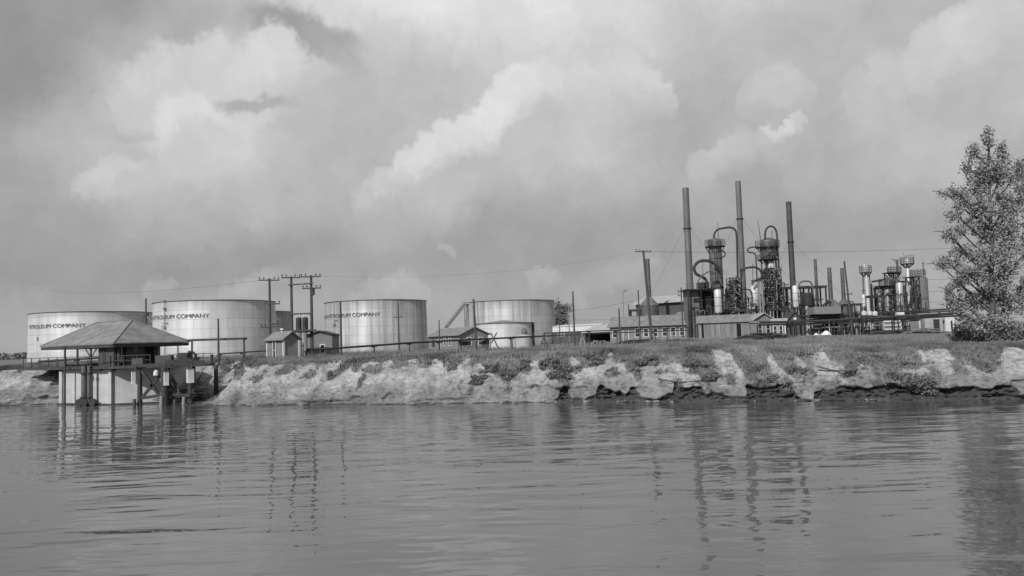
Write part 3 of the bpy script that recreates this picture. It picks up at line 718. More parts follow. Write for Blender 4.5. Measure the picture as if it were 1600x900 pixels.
# ------------------------------------------------------------------ gabled buildings
def building(name, label, cat, A, B, depth, eave, rise, wallm, roofm, ridge='x', over=.35, wins=(), trim=False, battens=0, open_front=False, rafters=0, base=0):
    """A, B: (px, Y) of the front wall's two feet; local x runs along the wall, -y faces the front"""
    xa = X(A[0], A[1]); xb = X(B[0], B[1]); rz = math.atan2(B[1] - A[1], xb - xa); Lg = math.hypot(xb - xa, B[1] - A[1])
    z0 = min(gz(xa, A[1]), gz(xb, B[1])) - .05 + base
    t = thing(name, (xa, A[1], z0), label, cat, None, rz); ORG[t] = Vector((0, 0, 0))
    D = depth; w = MB()
    if ridge == 'x': prof = [(0, -.4), (D, -.4), (D, eave), (D / 2, eave + rise), (0, eave)]; w.add([(0, y, z) for y, z in prof] + [(Lg, y, z) for y, z in prof], [(0, 1, 2, 3, 4), (9, 8, 7, 6, 5), (0, 4, 9, 5), (1, 6, 7, 2), (0, 5, 6, 1)] if not open_front else [(0, 1, 2, 3, 4), (9, 8, 7, 6, 5), (1, 6, 7, 2)])
    else: prof = [(0, -.4), (Lg, -.4), (Lg, eave), (Lg / 2, eave + rise), (0, eave)]; w.add([(x, 0, z) for x, z in prof] + [(x, D, z) for x, z in prof], [(4, 3, 2, 1, 0), (5, 6, 7, 8, 9), (0, 5, 9, 4), (1, 2, 7, 6)])
    w.build('wall', wallm, t)
    th = .12; r = MB(); o = over
    if ridge == 'x':
        s = rise / (D / 2)
        for (y0, y1, za, zb) in ((-o, D / 2, eave - o * s, eave + rise), (D / 2, D + o, eave + rise, eave - o * s)):
            vs = [(x, y, z + k) for k in (.02, .02 + th) for x, y, z in ((-o, y0, za), (Lg + o, y0, za), (Lg + o, y1, zb), (-o, y1, zb))]
            r.add(vs, [(0, 3, 2, 1), (4, 5, 6, 7), (0, 1, 5, 4), (1, 2, 6, 5), (2, 3, 7, 6), (3, 0, 4, 7)])
    else:
        s = rise / (Lg / 2)
        for (x0, x1, za, zb) in ((-o, Lg / 2, eave - o * s, eave + rise), (Lg / 2, Lg + o, eave + rise, eave - o * s)):
            vs = [(x, y, z + k) for k in (.02, .02 + th) for x, y, z in ((x0, -o, za), (x1, -o, zb), (x1, D + o, zb), (x0, D + o, za))]
            r.add(vs, [(0, 3, 2, 1), (4, 5, 6, 7), (0, 1, 5, 4), (1, 2, 6, 5), (2, 3, 7, 6), (3, 0, 4, 7)])
    r.build('roof', roofm, t)
    if rafters:
        q = MB(); k = int(Lg / rafters)
        for i in range(k + 1): q.box((i * Lg / k, -o * .55, eave - o * s * .5 - .12), (.14, o * .9, .18))
        q.build('rafter_tails', M_timber, t)
    if trim:
        q = MB()
        for (x, y) in ((0, 0), (Lg, 0), (Lg, D), (0, D)): q.box((x, y, eave / 2 - .2), (.22, .22, eave))
        q.build('corner_boards', M_white, t)
    if battens:
        q = MB(); k = int(Lg / battens); rr = random.Random(3)
        for i in range(k): q.box(((i + .5) * Lg / k, -.02, eave / 2 - .1), (battens * (.35 + .3 * rr.random()), .04, eave - .25 + .3 * (rr.random() - .5)))
        q.build('boards', M_plank, t)
    for (face, u, z, ww, hh, kind) in wins:
        # face f front, r right end, l left end; u along the wall from its left
        def pt(a, dep, zz):
            if face == 'f': return (a, -dep, zz)
            if face == 'r': return (Lg + dep, a, zz)
            return (-dep, a, zz)
        def bx(mb, a0, a1, z0_, z1_, d0, d1):
            p0 = pt(a0, d0, z0_); p1 = pt(a1, d1, z1_); c = [(p0[i] + p1[i]) / 2 for i in range(3)]
            return mb.box(c, [abs(p1[i] - p0[i]) + 1e-4 for i in range(3)])
        fw = .13
        if kind in ('win', 'whitewin', 'door', 'whitedoor'):
            fr = MB()
            bx(fr, u - ww / 2 - fw, u - ww / 2, z, z + hh, .005, .08); bx(fr, u + ww / 2, u + ww / 2 + fw, z, z + hh, .005, .08)
            bx(fr, u - ww / 2 - fw, u + ww / 2 + fw, z + hh, z + hh + fw, .005, .08)
            if 'win' in kind: bx(fr, u - ww / 2 - fw, u + ww / 2 + fw, z - fw, z, .005, .09)
            nm = 'window' if 'win' in kind else 'door'
            f_ = fr.build(nm, M_white if 'white' in kind else M_walld, t)
            pn = MB(); bx(pn, u - ww / 2, u + ww / 2, z, z + hh, .008, .03); pn.build('pane' if nm == 'window' else 'panel', M_glass if nm == 'window' else M_wallm, f_)
            if nm == 'window':
                bar = MB(); bx(bar, u - ww / 2, u + ww / 2, z + hh / 2 - .03, z + hh / 2 + .03, .03, .05); bar.build('glazing_bar', M_white if 'white' in kind else M_walld, f_)
        elif kind == 'hole':
            pn = MB(); bx(pn, u - ww / 2, u + ww / 2, z, z + hh, .03, .06); pn.build('doorway', M_hole, t)
        elif kind == 'board':
            pn = MB(); bx(pn, u - ww / 2, u + ww / 2, z, z + hh, .03, .07); pn.build('skirting_board', M_white, t)
    return t
t = building('hut', 'small gabled hut with white corner boards and one tall white framed window', 'hut', (418, 100), (443.5, 97.2), 2.0, 2.45, .75, M_wall, M_roof, over=.32,
         wins=[('f', 1.75, .15, .5, 1.95, 'whitewin')], trim=True, rafters=.6)
MB().lathe((1.9, .9, 3.1), [(.12, 0), (.12, .4), (.26, .42), (.2, .55), (.1, .6)], 12).build('roof_vent', M_white, t)
t = building('brick_hut', 'grey gable-fronted hut with one small white framed window behind the transformer rack', 'hut', (479, 113), (519.5, 113), 4.5, 2.95, .5, M_wallm, M_timber, 'y', .3,
         wins=[('f', 2.2, .55, .5, 1.05, 'whitewin')])
o_ = P(460, 519, 109); tag(MB().box((o_.x + .4, 109.3, o_.z), (3.4, 2.2, .14)).box((o_.x - .9, 108.4, (o_.z + 4) / 2), (.14, .14, o_.z - 4)).box((o_.x + 1.6, 108.4, (o_.z + 4) / 2), (.14, .14, o_.z - 4)).build('lean_to_canopy', M_timber, org=o_), 'flat dark lean-to canopy on posts between the two huts', 'canopy')
building('shed', 'pale shed with white framed door and a dark gable end, left of the ringed tank', 'shed', (670, 172), (719, 160), 6.2, 3.0, 1.35, M_wall, M_roof, over=.5,
         wins=[('f', 2.4, .9, .9, 1.2, 'win'), ('f', 5.2, .1, 1.0, 2.1, 'whitedoor'), ('f', 7.6, 1.0, .8, 1.3, 'whitewin'), ('f', 9.8, 1.0, .8, 1.3, 'whitewin'), ('f', 3.2, -.1, 5.6, .18, 'board'), ('f', 9, -.1, 4.5, .18, 'board'),
               ('r', 2.0, .9, .8, 1.4, 'whitewin'), ('r', 4.5, .9, .8, 1.4, 'whitewin')], rafters=1.0)
o_ = P(722, 541, 128); x = X(716, 128); x2 = X(768, 128); tb = thing('work_bench', (x, 128, gz(x, 128)), 'low pale topped bench with dark underside in front of the shed gable', 'bench')
MB().box(((x + x2) / 2, 128, P(740, 532, 128).z), (x2 - x, 1.6, .15)).build('top', M_wall, tb)
MB().box(((x + x2) / 2 - 1.5, 128.4, P(740, 536, 128).z), (1.8, .8, .7)).build('cabinet', M_walld, tb)
MB().box(((x + x2) / 2 + 1.7, 128.3, P(740, 538, 128).z), (1.1, .8, 1.2)).build('cabinet', M_walld, tb)
lg = MB()
for xx in (x + .1, x + 1.7, x2 - .1):
    lg = MB().box((xx, 127.5, (gz(xx, 128) + P(740, 533, 128).z) / 2), (.12, .12, P(740, 533, 128).z - gz(xx, 128))); lg.build('leg', M_wood, tb)
building('warehouse', 'far low warehouse, white above and dark below, right of the unlettered tank', 'warehouse', (860, 243), (935, 236), 9, 5.2, .4, M_walld, M_white, over=.3)
wh = bpy.data.objects['warehouse']
MB().box((7.0, -.08, 4.3), (15.5, .12, 1.55)).build('white_band', M_white, wh)
v, f = text_mesh('1 0 9'); MB().add([(2.2 + q[0] * 1.3, -.06, 2.3 + q[1] * 1.3) for q in v], f).build('number', M_white, wh)
building('open_shed', 'open-fronted dark shed under a pale sloping roof, left of the long windowed building', 'shed', (915, 182), (955, 176), 8, 2.7, 1.5, M_walld, M_roof2, over=.6, open_front=True)
wl = []
for i, u in enumerate((1.0, 3.3, 5.7, 7.5, 9.4, 11.3, 13.0, 14.8, 16.4)): wl.append(('f', u, 1.1 if i not in (1,) else .1, .8 if i != 1 else 1.0, 1.5 if i != 1 else 2.4, 'whitewin' if i != 1 else 'whitedoor'))
building('long_building', 'long single-storey building with a row of white framed windows behind the double pipes', 'building', (954, 173), (1094, 167), 8.5, 3.4, 1.9, M_wall, M_roof, over=.55, wins=wl, rafters=.9)
building('plank_shed', 'weathered vertical plank shed with two dark doorways', 'shed', (1092, 151), (1173, 149), 6, 3.05, 1.2, M_plank, M_roof, over=.35,
         wins=[('f', .75, 0, .42, 2.85, 'hole'), ('f', 7.1, .05, .75, 2.6, 'hole')], battens=.38)
building('lean_to', 'narrow plank lean-to with a dark gap attached right of the plank shed', 'shed', (1173.5, 148.5), (1186, 148.5), 4, 2.7, .25, M_wallm, M_roof, over=.2, wins=[('f', 1.22, 0, .2, 2.3, 'hole')])
building('gabled_house', 'small grey house with a gable front, pale roof and several white framed windows', 'house', (1176, 156), (1214, 156), 9, 3.2, 1.35, M_wallm, M_roof2, 'y', .5,
         wins=[('f', 1.5, .9, .6, 1.5, 'whitewin'), ('f', 3.0, .9, .6, 1.5, 'whitewin')])
building('low_annex', 'low annex with three white window frames right of the gabled house', 'building', (1207, 154), (1229, 153), 4, 2.9, .5, M_wallm, M_roof2, over=.3,
         wins=[('f', .6, .5, .5, 1.6, 'whitewin'), ('f', 1.6, .5, .5, 1.6, 'whitewin'), ('f', 2.35, .1, .2, 2.0, 'board')])
building('dark_gable_hut', 'dark timber hut with a steep gable and a pale round light in it', 'hut', (1230, 154), (1257, 154), 4, 2.9, 1.6, M_walld, M_timber, 'y', .3,
         wins=[('f', .7, 0, .3, 2.3, 'hole'), ('f', 1.6, 0, .5, 2.3, 'hole'), ('f', 2.6, 0, .4, 2.3, 'hole')])
a = P(1243, 500, 153.8); MB().lathe((1.6, -.12, 3.1), [(.3, 0), (.34, .2), (.2, .45)], 12).build('lamp', M_white, bpy.data.objects['dark_gable_hut'])
building('dark_barn', 'large dark open barn under a pale low-pitched roof, behind the coned furnace', 'barn', (996, 203), (1078, 194), 12, 9.0, 1.7, M_walld, M_roof2, 'x', .9)
building('white_hut', 'pale walled hut with a dark doorway under the right end of the pipe rack', 'hut', (1446, 156), (1474, 156), 4, 3.1, .4, M_roof2, M_roof2, over=.25, wins=[('f', 2.2, .2, .9, 2.1, 'win')])
building('grey_hut', 'grey panel hut with white corner boards under the pipe rack', 'hut', (1421, 155), (1438, 155), 3, 2.4, .3, M_wallm, M_dark, over=.25, trim=True)
building('white_annex', 'narrow white hut with dark slits beside the big tree', 'hut', (1478, 157), (1492, 157), 3, 3.3, .4, M_white, M_roof2, over=.2, wins=[('f', 1.2, .1, .3, 2.0, 'hole')])
building('louvred_shed', 'low shed with white horizontal louvres under the pipe rack', 'shed', (1379, 158), (1414, 158), 3, 2.9, .4, M_wallm, M_roof, over=.25)
ls = bpy.data.objects['louvred_shed']
for k in range(3):
    b = MB(); b.box((2.1, -.08, .8 + k * .75), (3.9, .1, .3)); b.build('louvre', M_white, ls)
# ------------------------------------------------------------------ refinery: stacks, columns, exchangers
def stack(px, py, dpx, Y, label, ring=None, m_=None, cone=None, wires=False):
    a = P(px, py, Y); g = gz(a.x, Y); r = mm(dpx, Y) / 2
    t = thing('smoke_stack', (a.x, Y, g), label, 'smokestack', 'smokestacks of the refinery')
    h = a.z - g; zb = 0
    if cone:
        zc0 = P(px, cone[0], Y).z - g; zc1 = P(px, cone[1], Y).z - g; rc = mm(cone[2], Y) / 2
        MB().lathe((a.x, Y, g), [(rc, zc1 - .0), (rc, zc1 + .15), (r * 1.05, zc0)], 24).build('cone', M_stack, t, smooth=True)
        hb = MB().lathe((a.x, Y, g), [(rc * .97, -.2), (rc * .97, zc1)], 24); hb.build('furnace', M_steel, t, smooth=True)
        zb = zc0
    prof = [(r * 1.12, zb - .3 if cone else -.2)]
    k = 7
    for i in range(k):
        f = (i + 1) / k; za = zb + (h - zb) * f; rr = r * (1.12 - .12 * f); prof += [(rr, za - .06), (rr + .03, za - .05), (rr + .03, za + 0.0), (rr - .005, za + .005)]
    prof += [(r * .8, h + .005), (r * .8, h - 1.5)]
    MB().lathe((a.x, Y, g), prof, 24).build('shaft', m_ or M_stack, t, smooth=True)
    if ring:
        z = P(px, ring, Y).z - g
        MB().lathe((a.x, Y, g), [(r * 1.05, z), (r * 1.35, z + .03), (r * 1.35, z + .2), (r * 1.05, z + .23)], 20).build('guy_ring', M_dark, t)
        for s_ in (-1, 1):
            MB().tube([(a.x + s_ * r, Y, g + z), (a.x + s_ * h * .22, Y - 4, g + z * .5 + 1.0), (a.x + s_ * h * .5, Y - 8, gz(a.x, Y))], .018, 4).build('guy_wire', M_wire, t)
    return t
stack(1071, 294, 10, 170, 'tall thick stack, leftmost of the three tallest', 358)
stack(1153, 283.5, 8.6, 178, 'tallest pale stack in the middle between the two column towers', 343)
stack(1232, 315.5, 8.2, 172, 'tall sooty dark stack right of the exchanger tower', 379, M_stackd)
stack(1011.5, 404.5, 6.6, 187, 'medium stack rising from a coned round furnace by the leaning pole', None, M_steel, (464, 478, 30))
stack(1273.5, 405, 4.6, 176, 'thin short stack behind the beam frame', None, M_steel)
stack(1295.5, 418.5, 6.2, 170, 'short stack on a wide cone, left one of the coned pair', None, M_steel, (467, 481, 34))
stack(1315.5, 419, 5.6, 173, 'short stack on a cone beside the strongly leaning pole', None, M_steel, (467, 480, 26))

def cage(parent, x, Y, z, R, h, n=10, name='railing', m_=None, hoops=3):
    b = MB()
    for i in range(n):
        a = 2 * math.pi * i / n; b.beam((x + R * math.cos(a), Y + R * math.sin(a), z), (x + R * math.cos(a), Y + R * math.sin(a), z + h), .07)
    for k in range(hoops):
        zz = z + h * (k + 1) / hoops
        b.tube([(x + R * math.cos(a), Y + R * math.sin(a), zz) for a in np.linspace(0, 2 * math.pi, 20, endpoint=False)], .04, 5, True)
    return b.build(name, m_ or M_steel, parent)
def deck(parent, x, Y, z, R, r_in, m_=None, brack=0):
    o = MB().lathe((x, Y, z), [(r_in, 0), (R, 0), (R, .14), (r_in, .14)], 20).build('platform', m_ or M_dark, parent)
    if brack:
        b = MB()
        for i in range(8):
            a = 2 * math.pi * i / 8 + .2; b.beam((x + R * .95 * math.cos(a), Y + R * .95 * math.sin(a), z), (x + r_in * math.cos(a), Y + r_in * math.sin(a), z - brack), .1)
        b.build('bracket', M_dark, parent)
def W(px, py, Y): return P(px, py, Y)
def pipe_loop(pts, dpx, label, m_=None, Y=170, cat='pipe', name='process_pipe', parent=None, k=6, lift=None):
    w = smoothpts([P(a[0], a[1], a[2] if len(a) > 2 else Y) for a in pts], k)
    b = MB().tube(w, mm(dpx, Y) / 2, 10)
    if parent is not None: return b.build(name, m_ or M_dark, parent, smooth=True)
    o = w[-1]; return tag(b.build(name, m_ or M_dark, org=o, smooth=True), label, cat)

# tower A
YA = 168; xa = P(1117, 380, YA).x; g = gz(xa, YA)
ta = thing('column_tower', (xa, YA, g), 'broad dark column tower with a railed top platform between the two left stacks', 'column tower')
rA = mm(20, YA) / 2; zt = P(1117, 375, YA).z; zp = P(1117, 386, YA).z
MB().lathe((xa, YA, g), [(rA * 1.04, -.2), (rA * 1.04, 3), (rA, 3.05), (rA, zt - g - .4), (rA * .85, zt - g + .1), (.2, zt - g + .45)], 28).build('shell', M_steel, ta, smooth=True)
deck(ta, xa, YA, zp, mm(31, YA) / 2, rA, brack=1.3); cage(ta, xa, YA, zp + .14, mm(31, YA) / 2, 1.25, 14)
MB().box((xa - 1.1, YA - .9, zp + .8), (1.0, .8, 1.1)).box((xa + .5, YA - 1.1, zp + .8), (1.1, .6, 1.2)).build('equipment_box', M_steel, ta)
MB().cyl((xa + mm(6, YA), YA, zt), (xa + mm(6, YA), YA, P(1125, 346, YA).z), .09, .04, 6).build('mast', M_steel, ta)
pipe_loop([(1116, 374), (1116, 366), (1121, 359), (1130, 356.5), (1142, 355.5), (1149, 360), (1151, 370), (1152, 400), (1153, 440), (1154, 478)], 3.2, '', Y=YA, parent=ta, name='overhead_pipe')
pipe_loop([(1126, 392), (1131, 393), (1133, 397), (1131, 401), (1126, 402)], 2, '', Y=YA, parent=ta, name='loop_pipe')
ld = MB(); xl = xa - rA * .3
for s_ in (-.25, .25): ld.beam((xl + s_, YA - rA - .25, g), (xl + s_, YA - rA - .25, zp), .07)
for i in range(int((zp - g) / .45)): ld.beam((xl - .25, YA - rA - .25, g + i * .45), (xl + .25, YA - rA - .25, g + i * .45), .05)
ld.build('ladder', M_dark, ta)
for py in (405, 428, 450):
    z = P(1120, py, YA).z; MB().lathe((xa, YA, z), [(rA, 0), (rA + .08, 0), (rA + .08, .12), (rA, .12)], 24).build('band', M_dark, ta)
# furnace block with platform and heavy looped pipes
YF = 164; x0 = X(1075, YF, 8); x1 = X(1117, YF, 8); g = gz(x0, YF); zt = P(1095, 453, YF).z
tf_ = thing('furnace', ((x0 + x1) / 2, YF + 2, g), 'brick furnace block with a railed steel deck at the foot of the left stack', 'furnace')
MB().box(((x0 + x1) / 2 - .4, YF + 3, (g + zt) / 2), (x1 - x0 - 1.6, 5, zt - g)).build('wall', M_brick, tf_)
MB().box(((x0 + x1) / 2, YF + 2, zt + .1), (x1 - x0 + .8, 6.2, .22)).build('platform', M_dark, tf_)
for xx in (x0 + .1, (x0 + x1) / 2, x1 - .1): MB().beam((xx, YF - .8, g - .3), (xx, YF - .8, zt), .28).build('column', M_dark, tf_)
MB().box((x1 - 1.6, YF + .44, (g + zt) / 2), (2.4, .1, zt - g - .5)).box((x0 + 1.9, YF + .44, zt - 2), (1.0, .1, .8)).build('opening', M_hole, tf_)
rb = MB()
for i in range(9): q = x0 - .3 + (x1 - x0 + .6) * i / 8; rb.beam((q, YF - 1, zt + .2), (q, YF - 1, zt + 1.3), .06)
for z in (.7, 1.25): rb.beam((x0 - .3, YF - 1, zt + z), (x1 + .3, YF - 1, zt + z), .06)
rb.build('railing', M_steel, tf_)
MB().box(((x0 + x1) / 2 + .6, YF, zt + .8), (2.2, 1.6, 1.3)).build('valve_housing', M_dark, tf_)
pipe_loop([(1128, 430), (1124, 420), (1115, 411), (1105, 407.5), (1094, 408), (1087, 413), (1084.5, 420), (1088, 428), (1096, 432), (1102, 436), (1105, 443), (1106, 450)], 4.6, 'thick dark looping pipe bending round in front of the broad column tower', Y=162)
pipe_loop([(1090, 452), (1090, 442), (1094, 434), (1102, 427), (1110, 424), (1118, 426), (1124, 434), (1128, 446)], 2.4, 'thin arched pipe under the thick looping pipe', M_steel, Y=161)
tag(MB().cyl(P(1098, 403, 162), P(1098.5, 452, 162), .06, n=6).build('vent_pipe', M_steel, org=P(1098.5, 452, 162)), 'thin upright vent pipe through the thick looping pipe', 'pipe')
for i in range(3):
    a = P(1129, 425 + i * 4, 165); 
t = thing('inclined_ducts', tuple(P(1128, 442, 163)), 'bundle of three dark sloping ducts on the right of the broad column tower', 'duct')
for i in range(3): MB().beam(P(1117, 415 + i * 4.5, 163.5), P(1129, 424 + i * 6, 163), .5, .35).build('duct', M_dark, t)

def vessel(pxc, pyt, pyb, dpx, Y, label, m_=None, legs=True, dome=True, pipes=True, name='vertical_vessel', group=None):
    a = P(pxc, pyt, Y); b = P(pxc, pyb, Y); g = gz(a.x, Y); r = mm(dpx, Y) / 2
    t = thing(name, (a.x, Y, g), label, 'vessel', group)
    zb = max(b.z, g); h = a.z - zb
    prof = [(r * .3, 0), (r * .8, .1), (r, .35), (r, h - r * .5), (r * .85, h - r * .2), (r * .45, h)]
    MB().lathe((a.x, Y, zb), prof, 24).build('shell', m_ or M_silver, t, smooth=True)
    bn = MB()
    for f in (.3, .65): bn.lathe((a.x, Y, zb + h * f), [(r, 0), (r + .04, 0), (r + .04, .08), (r, .08)], 24)
    bn.build('bands', M_steelm, t)
    if zb - g > .4:
        for k in range(3):
            an = k * 2.1 + .5; MB().beam((a.x + r * .8 * math.cos(an), Y + r * .8 * math.sin(an), g - .3), (a.x + r * .8 * math.cos(an), Y + r * .8 * math.sin(an), zb + .4), .14).build('leg', M_dark, t)
    if pipes: MB().cyl((a.x, Y, a.z - .1), (a.x, Y, a.z + .9), .1, n=6).cyl((a.x - .2, Y, a.z + .75), (a.x + .4, Y, a.z + .75), .12, n=6).build('nozzle', M_steel, t)
    return t
VG = 'bright upright vessels'
vessel(1121, 452, 490, 11, 158, 'white upright vessel before the broad column tower', group=VG)
vessel(1242, 446, 481, 9, 160, 'white slim vessel at the foot of the sooty dark stack', group=VG)
vessel(1178, 447, 480, 14, 166, 'wide white vessel behind the curved pipe, left of the exchanger tower', pipes=False)
vessel(1349, 460, 481, 5.5, 158, 'small white vessel left of the white column with the round cage', group=VG)
vessel(1136, 450, 480, 7, 170, 'grey vessel between the white vessel and the coil bank', M_steelm)

# coil banks
def coil_bank(px0, px1, py0, py1, Y, label, rows, ncol=2, seed=1, bar=None):
    rr = random.Random(seed); a = P(px0, py0, Y); b = P(px1, py1, Y); g = gz(a.x, Y)
    t = thing('exchanger_bank', ((a.x + b.x) / 2, Y, g), label, 'heat exchanger')
    w = b.x - a.x; fr = MB()
    for i in range(3):
        for dy in (0, 2.4): fr.beam((a.x + w * i / 2, Y + dy, g - .2), (a.x + w * i / 2, Y + dy, a.z), .16)
    zz = b.z
    for i in range(rows + 1):
        z = b.z + (a.z - b.z) * i / rows
        for dy in (0, 2.4): fr.beam((a.x, Y + dy, z), (b.x, Y + dy, z), .12)
    fr.build('frame', M_dark, t)
    dz = (a.z - b.z) / rows
    for i in range(rows):
        for j in range(ncol):
            z = b.z + dz * (i + .5); x = a.x + w * (j + .5) / ncol; r_ = min(dz, w / ncol) * (.24 + .2 * rr.random()); x += (rr.random() - .5) * .5; z += (rr.random() - .5) * dz * .3
            s = MB().cyl((x, Y - .5, z), (x, Y + 2.6, z), r_, n=14); s.cyl((x, Y - .6, z), (x, Y - .5, z), r_ * 1.12, n=14)
            s.build('exchanger_shell', (M_dark, M_steel, M_dark)[rr.randrange(3)], t, smooth=True)
            if rr.random() < .85:
                x2 = x + (rr.random() - .5) * w / ncol; MB().tube(smoothpts([(x, Y - .7, z), (x + .1, Y - 1.0, z + dz * .2), (x2, Y - 1.0, z + dz * .7), (x2, Y - .6, z + dz)], 4), .09, 6).build('return_bend', (M_steel, M_steelm, M_dark)[rr.randrange(3)], t, smooth=True)
    return t
coil_bank(1140, 1161, 434, 481, 166, 'dark bank of stacked exchangers left of the tallest stack', 7, 2, 4)
coil_bank(1195, 1223, 419, 481, 168, 'tall dark bank of stacked exchangers under the domed vessel tower', 8, 3, 9)
# tower B
YB = 171; xb = P(1198, 380, YB).x; g = gz(xb, YB)
tb_ = thing('column_tower', (xb, YB, g), 'bulbous vessel tower with arched pipe on top, right of the tallest stack', 'column tower')
zz = lambda py: P(1199, py, YB).z - g
rB = mm(26, YB) / 2
MB().lathe((xb + .3, YB, g), [(rB * .45, zz(425)), (rB * .5, zz(410)), (rB * .85, zz(403)), (rB, zz(399)), (rB, zz(378)), (rB * .9, zz(375)), (rB * .4, zz(372))], 28).build('upper_vessel', M_steel, tb_, smooth=True)
deck(tb_, xb + .1, YB, zz(387) + g, rB * 1.4, rB * .98, brack=.8); cage(tb_, xb + .1, YB, zz(387) + g + .14, rB * 1.4, 1.3, 14)
deck(tb_, xb + .1, YB, zz(406) + g, rB * 1.25, rB * .6, brack=.8); cage(tb_, xb + .1, YB, zz(406) + g + .14, rB * 1.25, 1.0, 12)
for dx in (-1.3, -.3, 1.0, 1.7): MB().beam((xb + dx, YB, g), (xb + dx, YB, zz(400) + g), .26).build('column', M_steel, tb_)
MB().cyl((xb + .5, YB - .4, zz(419) + g), (xb + .5, YB - .4, zz(409) + g), .7, n=16).build('drum', M_white, tb_, smooth=True)
pipe_loop([(1195.5, 374), (1195.5, 365), (1198, 357), (1204, 353.5), (1210, 356), (1213.5, 364), (1214.5, 380), (1216, 400), (1217, 422)], 3.0, '', Y=YB - 1.2, parent=tb_, name='overhead_pipe')
pipe_loop([(1184, 386), (1173, 386.5), (1168, 390), (1170, 394), (1177, 395), (1180.5, 399), (1181.5, 410), (1183, 440)], 2.2, '', Y=YB - 1, parent=tb_, name='loop_pipe')
pipe_loop([(1212, 386), (1206, 384), (1200, 387), (1199, 392)], 2.0, '', Y=YB - 3, parent=tb_, name='return_pipe')
a = P(1184, 343, YB); MB().cyl((a.x + .5, YB, zz(385) + g), (a.x, YB, a.z), .12, .05, 6).build('mast', M_steel, tb_)
a = P(1206, 360, YB); MB().cyl((a.x, YB, zz(374) + g), (a.x, YB, a.z), .1, .07, 6).build('vent_pipe', M_steelm, tb_)
for px in (1213, 1216): MB().beam(P(px, 388, YB), P(px - 6, 399, YB), .1).build('brace', M_dark, tb_)
pipe_loop([(1158, 432), (1160, 423), (1165, 419), (1176, 417.5), (1184, 419), (1189, 425), (1190, 432), (1186, 437), (1178, 439), (1175, 444)], 3.4, 'dark pipe arching from the coil bank over the wide white vessel', Y=164)
pipe_loop([(1169, 452), (1173, 455), (1175, 462), (1175, 480)], 2.4, 'short dark downpipe bending in front of the wide white vessel', Y=162)
tag(MB().cyl(P(1176, 412, 164), P(1176.5, 446, 164), .07, n=6).build('vent_pipe', M_steel, org=P(1176.5, 446, 164)), 'thin upright vent pipe above the wide white vessel', 'pipe')
for i, px in enumerate((1186, 1190.5)):
    a = P(px, 440, 163); g_ = gz(a.x, 163); tag(MB().cyl((a.x, 163, g_), (a.x, 163, a.z), .2, n=10).cyl((a.x, 163, a.z), (a.x, 163, a.z + .12), .3, n=10).build('riser_pipe', M_steelm, org=(a.x, 163, g_), smooth=True), ('left', 'right')[i] + ' one of two pale riser pipes beside the tall exchanger bank', 'pipe')
# long dark beam deck under the units
def beam_deck(px0, px1, py, Y, label, legs=5, d=3.5, th=.5):
    a = P(px0, py, Y); b = P(px1, py - .0314 * (px1 - px0), Y); g = gz(a.x, Y)
    t = thing('steel_platform', (a.x, Y, g), label, 'platform')
    MB().box(((a.x + b.x) / 2, Y + d / 2, a.z), (b.x - a.x, d, th)).build('deck', M_dark, t)
    for i in range(legs):
        x = a.x + .2 + (b.x - a.x - .4) * i / (legs - 1)
        for dy in (.2, d - .2): MB().beam((x, Y + dy, g - .3), (x, Y + dy, a.z - th / 2), .25).build('leg', M_dark, t)
    return t
beam_deck(1127, 1228, 486, 164, 'long dark steel deck carrying the exchanger banks behind the plank shed')
# beam frame right of sooty stack
def frame_tower(px0, px1, py, Y, label, d=3, mids=(.45,), n=3, parts=True, seed=0):
    a = P(px0, py, Y); b = P(px1, py, Y); g = gz(a.x, Y); t = thing('steel_structure', ((a.x + b.x) / 2, Y, g), label, 'steel structure')
    zt = a.z
    MB().box(((a.x + b.x) / 2, Y + d / 2, zt), (b.x - a.x + .6, d, .42)).build('top_beam', M_dark, t)
    for i in range(n):
        x = a.x + (b.x - a.x) * i / (n - 1)
        for dy in (0, d): MB().beam((x, Y + dy, g - .3), (x, Y + dy, zt), .26).build('column', M_dark, t)
    for f in mids: MB().box(((a.x + b.x) / 2, Y + .0, g + (zt - g) * f), (b.x - a.x, .2, .22)).build('cross_beam', M_dark, t)
    rr = random.Random(seed)
    if parts:
        for i in range(7):
            x = a.x + (b.x - a.x) * rr.random(); z = g + (zt - g) * (.3 + .6 * rr.random()); r_ = .2 + .45 * rr.random()
            MB().cyl((x, Y + .4, z - r_), (x, Y + .4, z + r_ * (1 + rr.random())), r_, n=12).build('drum', (M_dark, M_steel, M_steelm)[rr.randrange(3)], t, smooth=True)
        for i in range(6):
            x = a.x + (b.x - a.x) * rr.random(); x2 = x + (rr.random() - .5) * 2; z = g + (zt - g) * rr.random() * .6
            MB().tube(smoothpts([(x, Y - .4, z), (x, Y - .4, z + 1.5), (x2, Y - .4, z + 2.2), (x2, Y - .4, z + 3.4)], 3), .08, 6).build('riser', (M_steelm, M_dark, M_silver)[rr.randrange(3)], t, smooth=True)
    return t
frame_tower(1224, 1290, 449.5, 165, 'dark steel beam frame full of drums beside the sooty stack', 3, (.62, .4), 6, seed=5)
pipe_loop([(1248, 449), (1250, 442), (1256, 439.5), (1264, 439.5), (1268, 443), (1270, 450), (1271, 470)], 2.6, 'arched pipe standing on top of the steel beam frame', Y=163, m_=M_steel)
a = P(1262, 470, 163); tag(MB().lathe((a.x, 163, a.z - 1), [(1.0, 0), (1.05, .2), (1.05, 2.3), (.7, 2.6)], 16).build('pump_casing', M_dark, org=(a.x, 163, a.z - 1), smooth=True), 'squat dark drum hanging in the middle of the beam frame', 'drum')
frame_tower(1325, 1345, 476, 165, 'small empty steel frame between the leaning pole and the small white vessel', 3, (.5,), 2, parts=False)
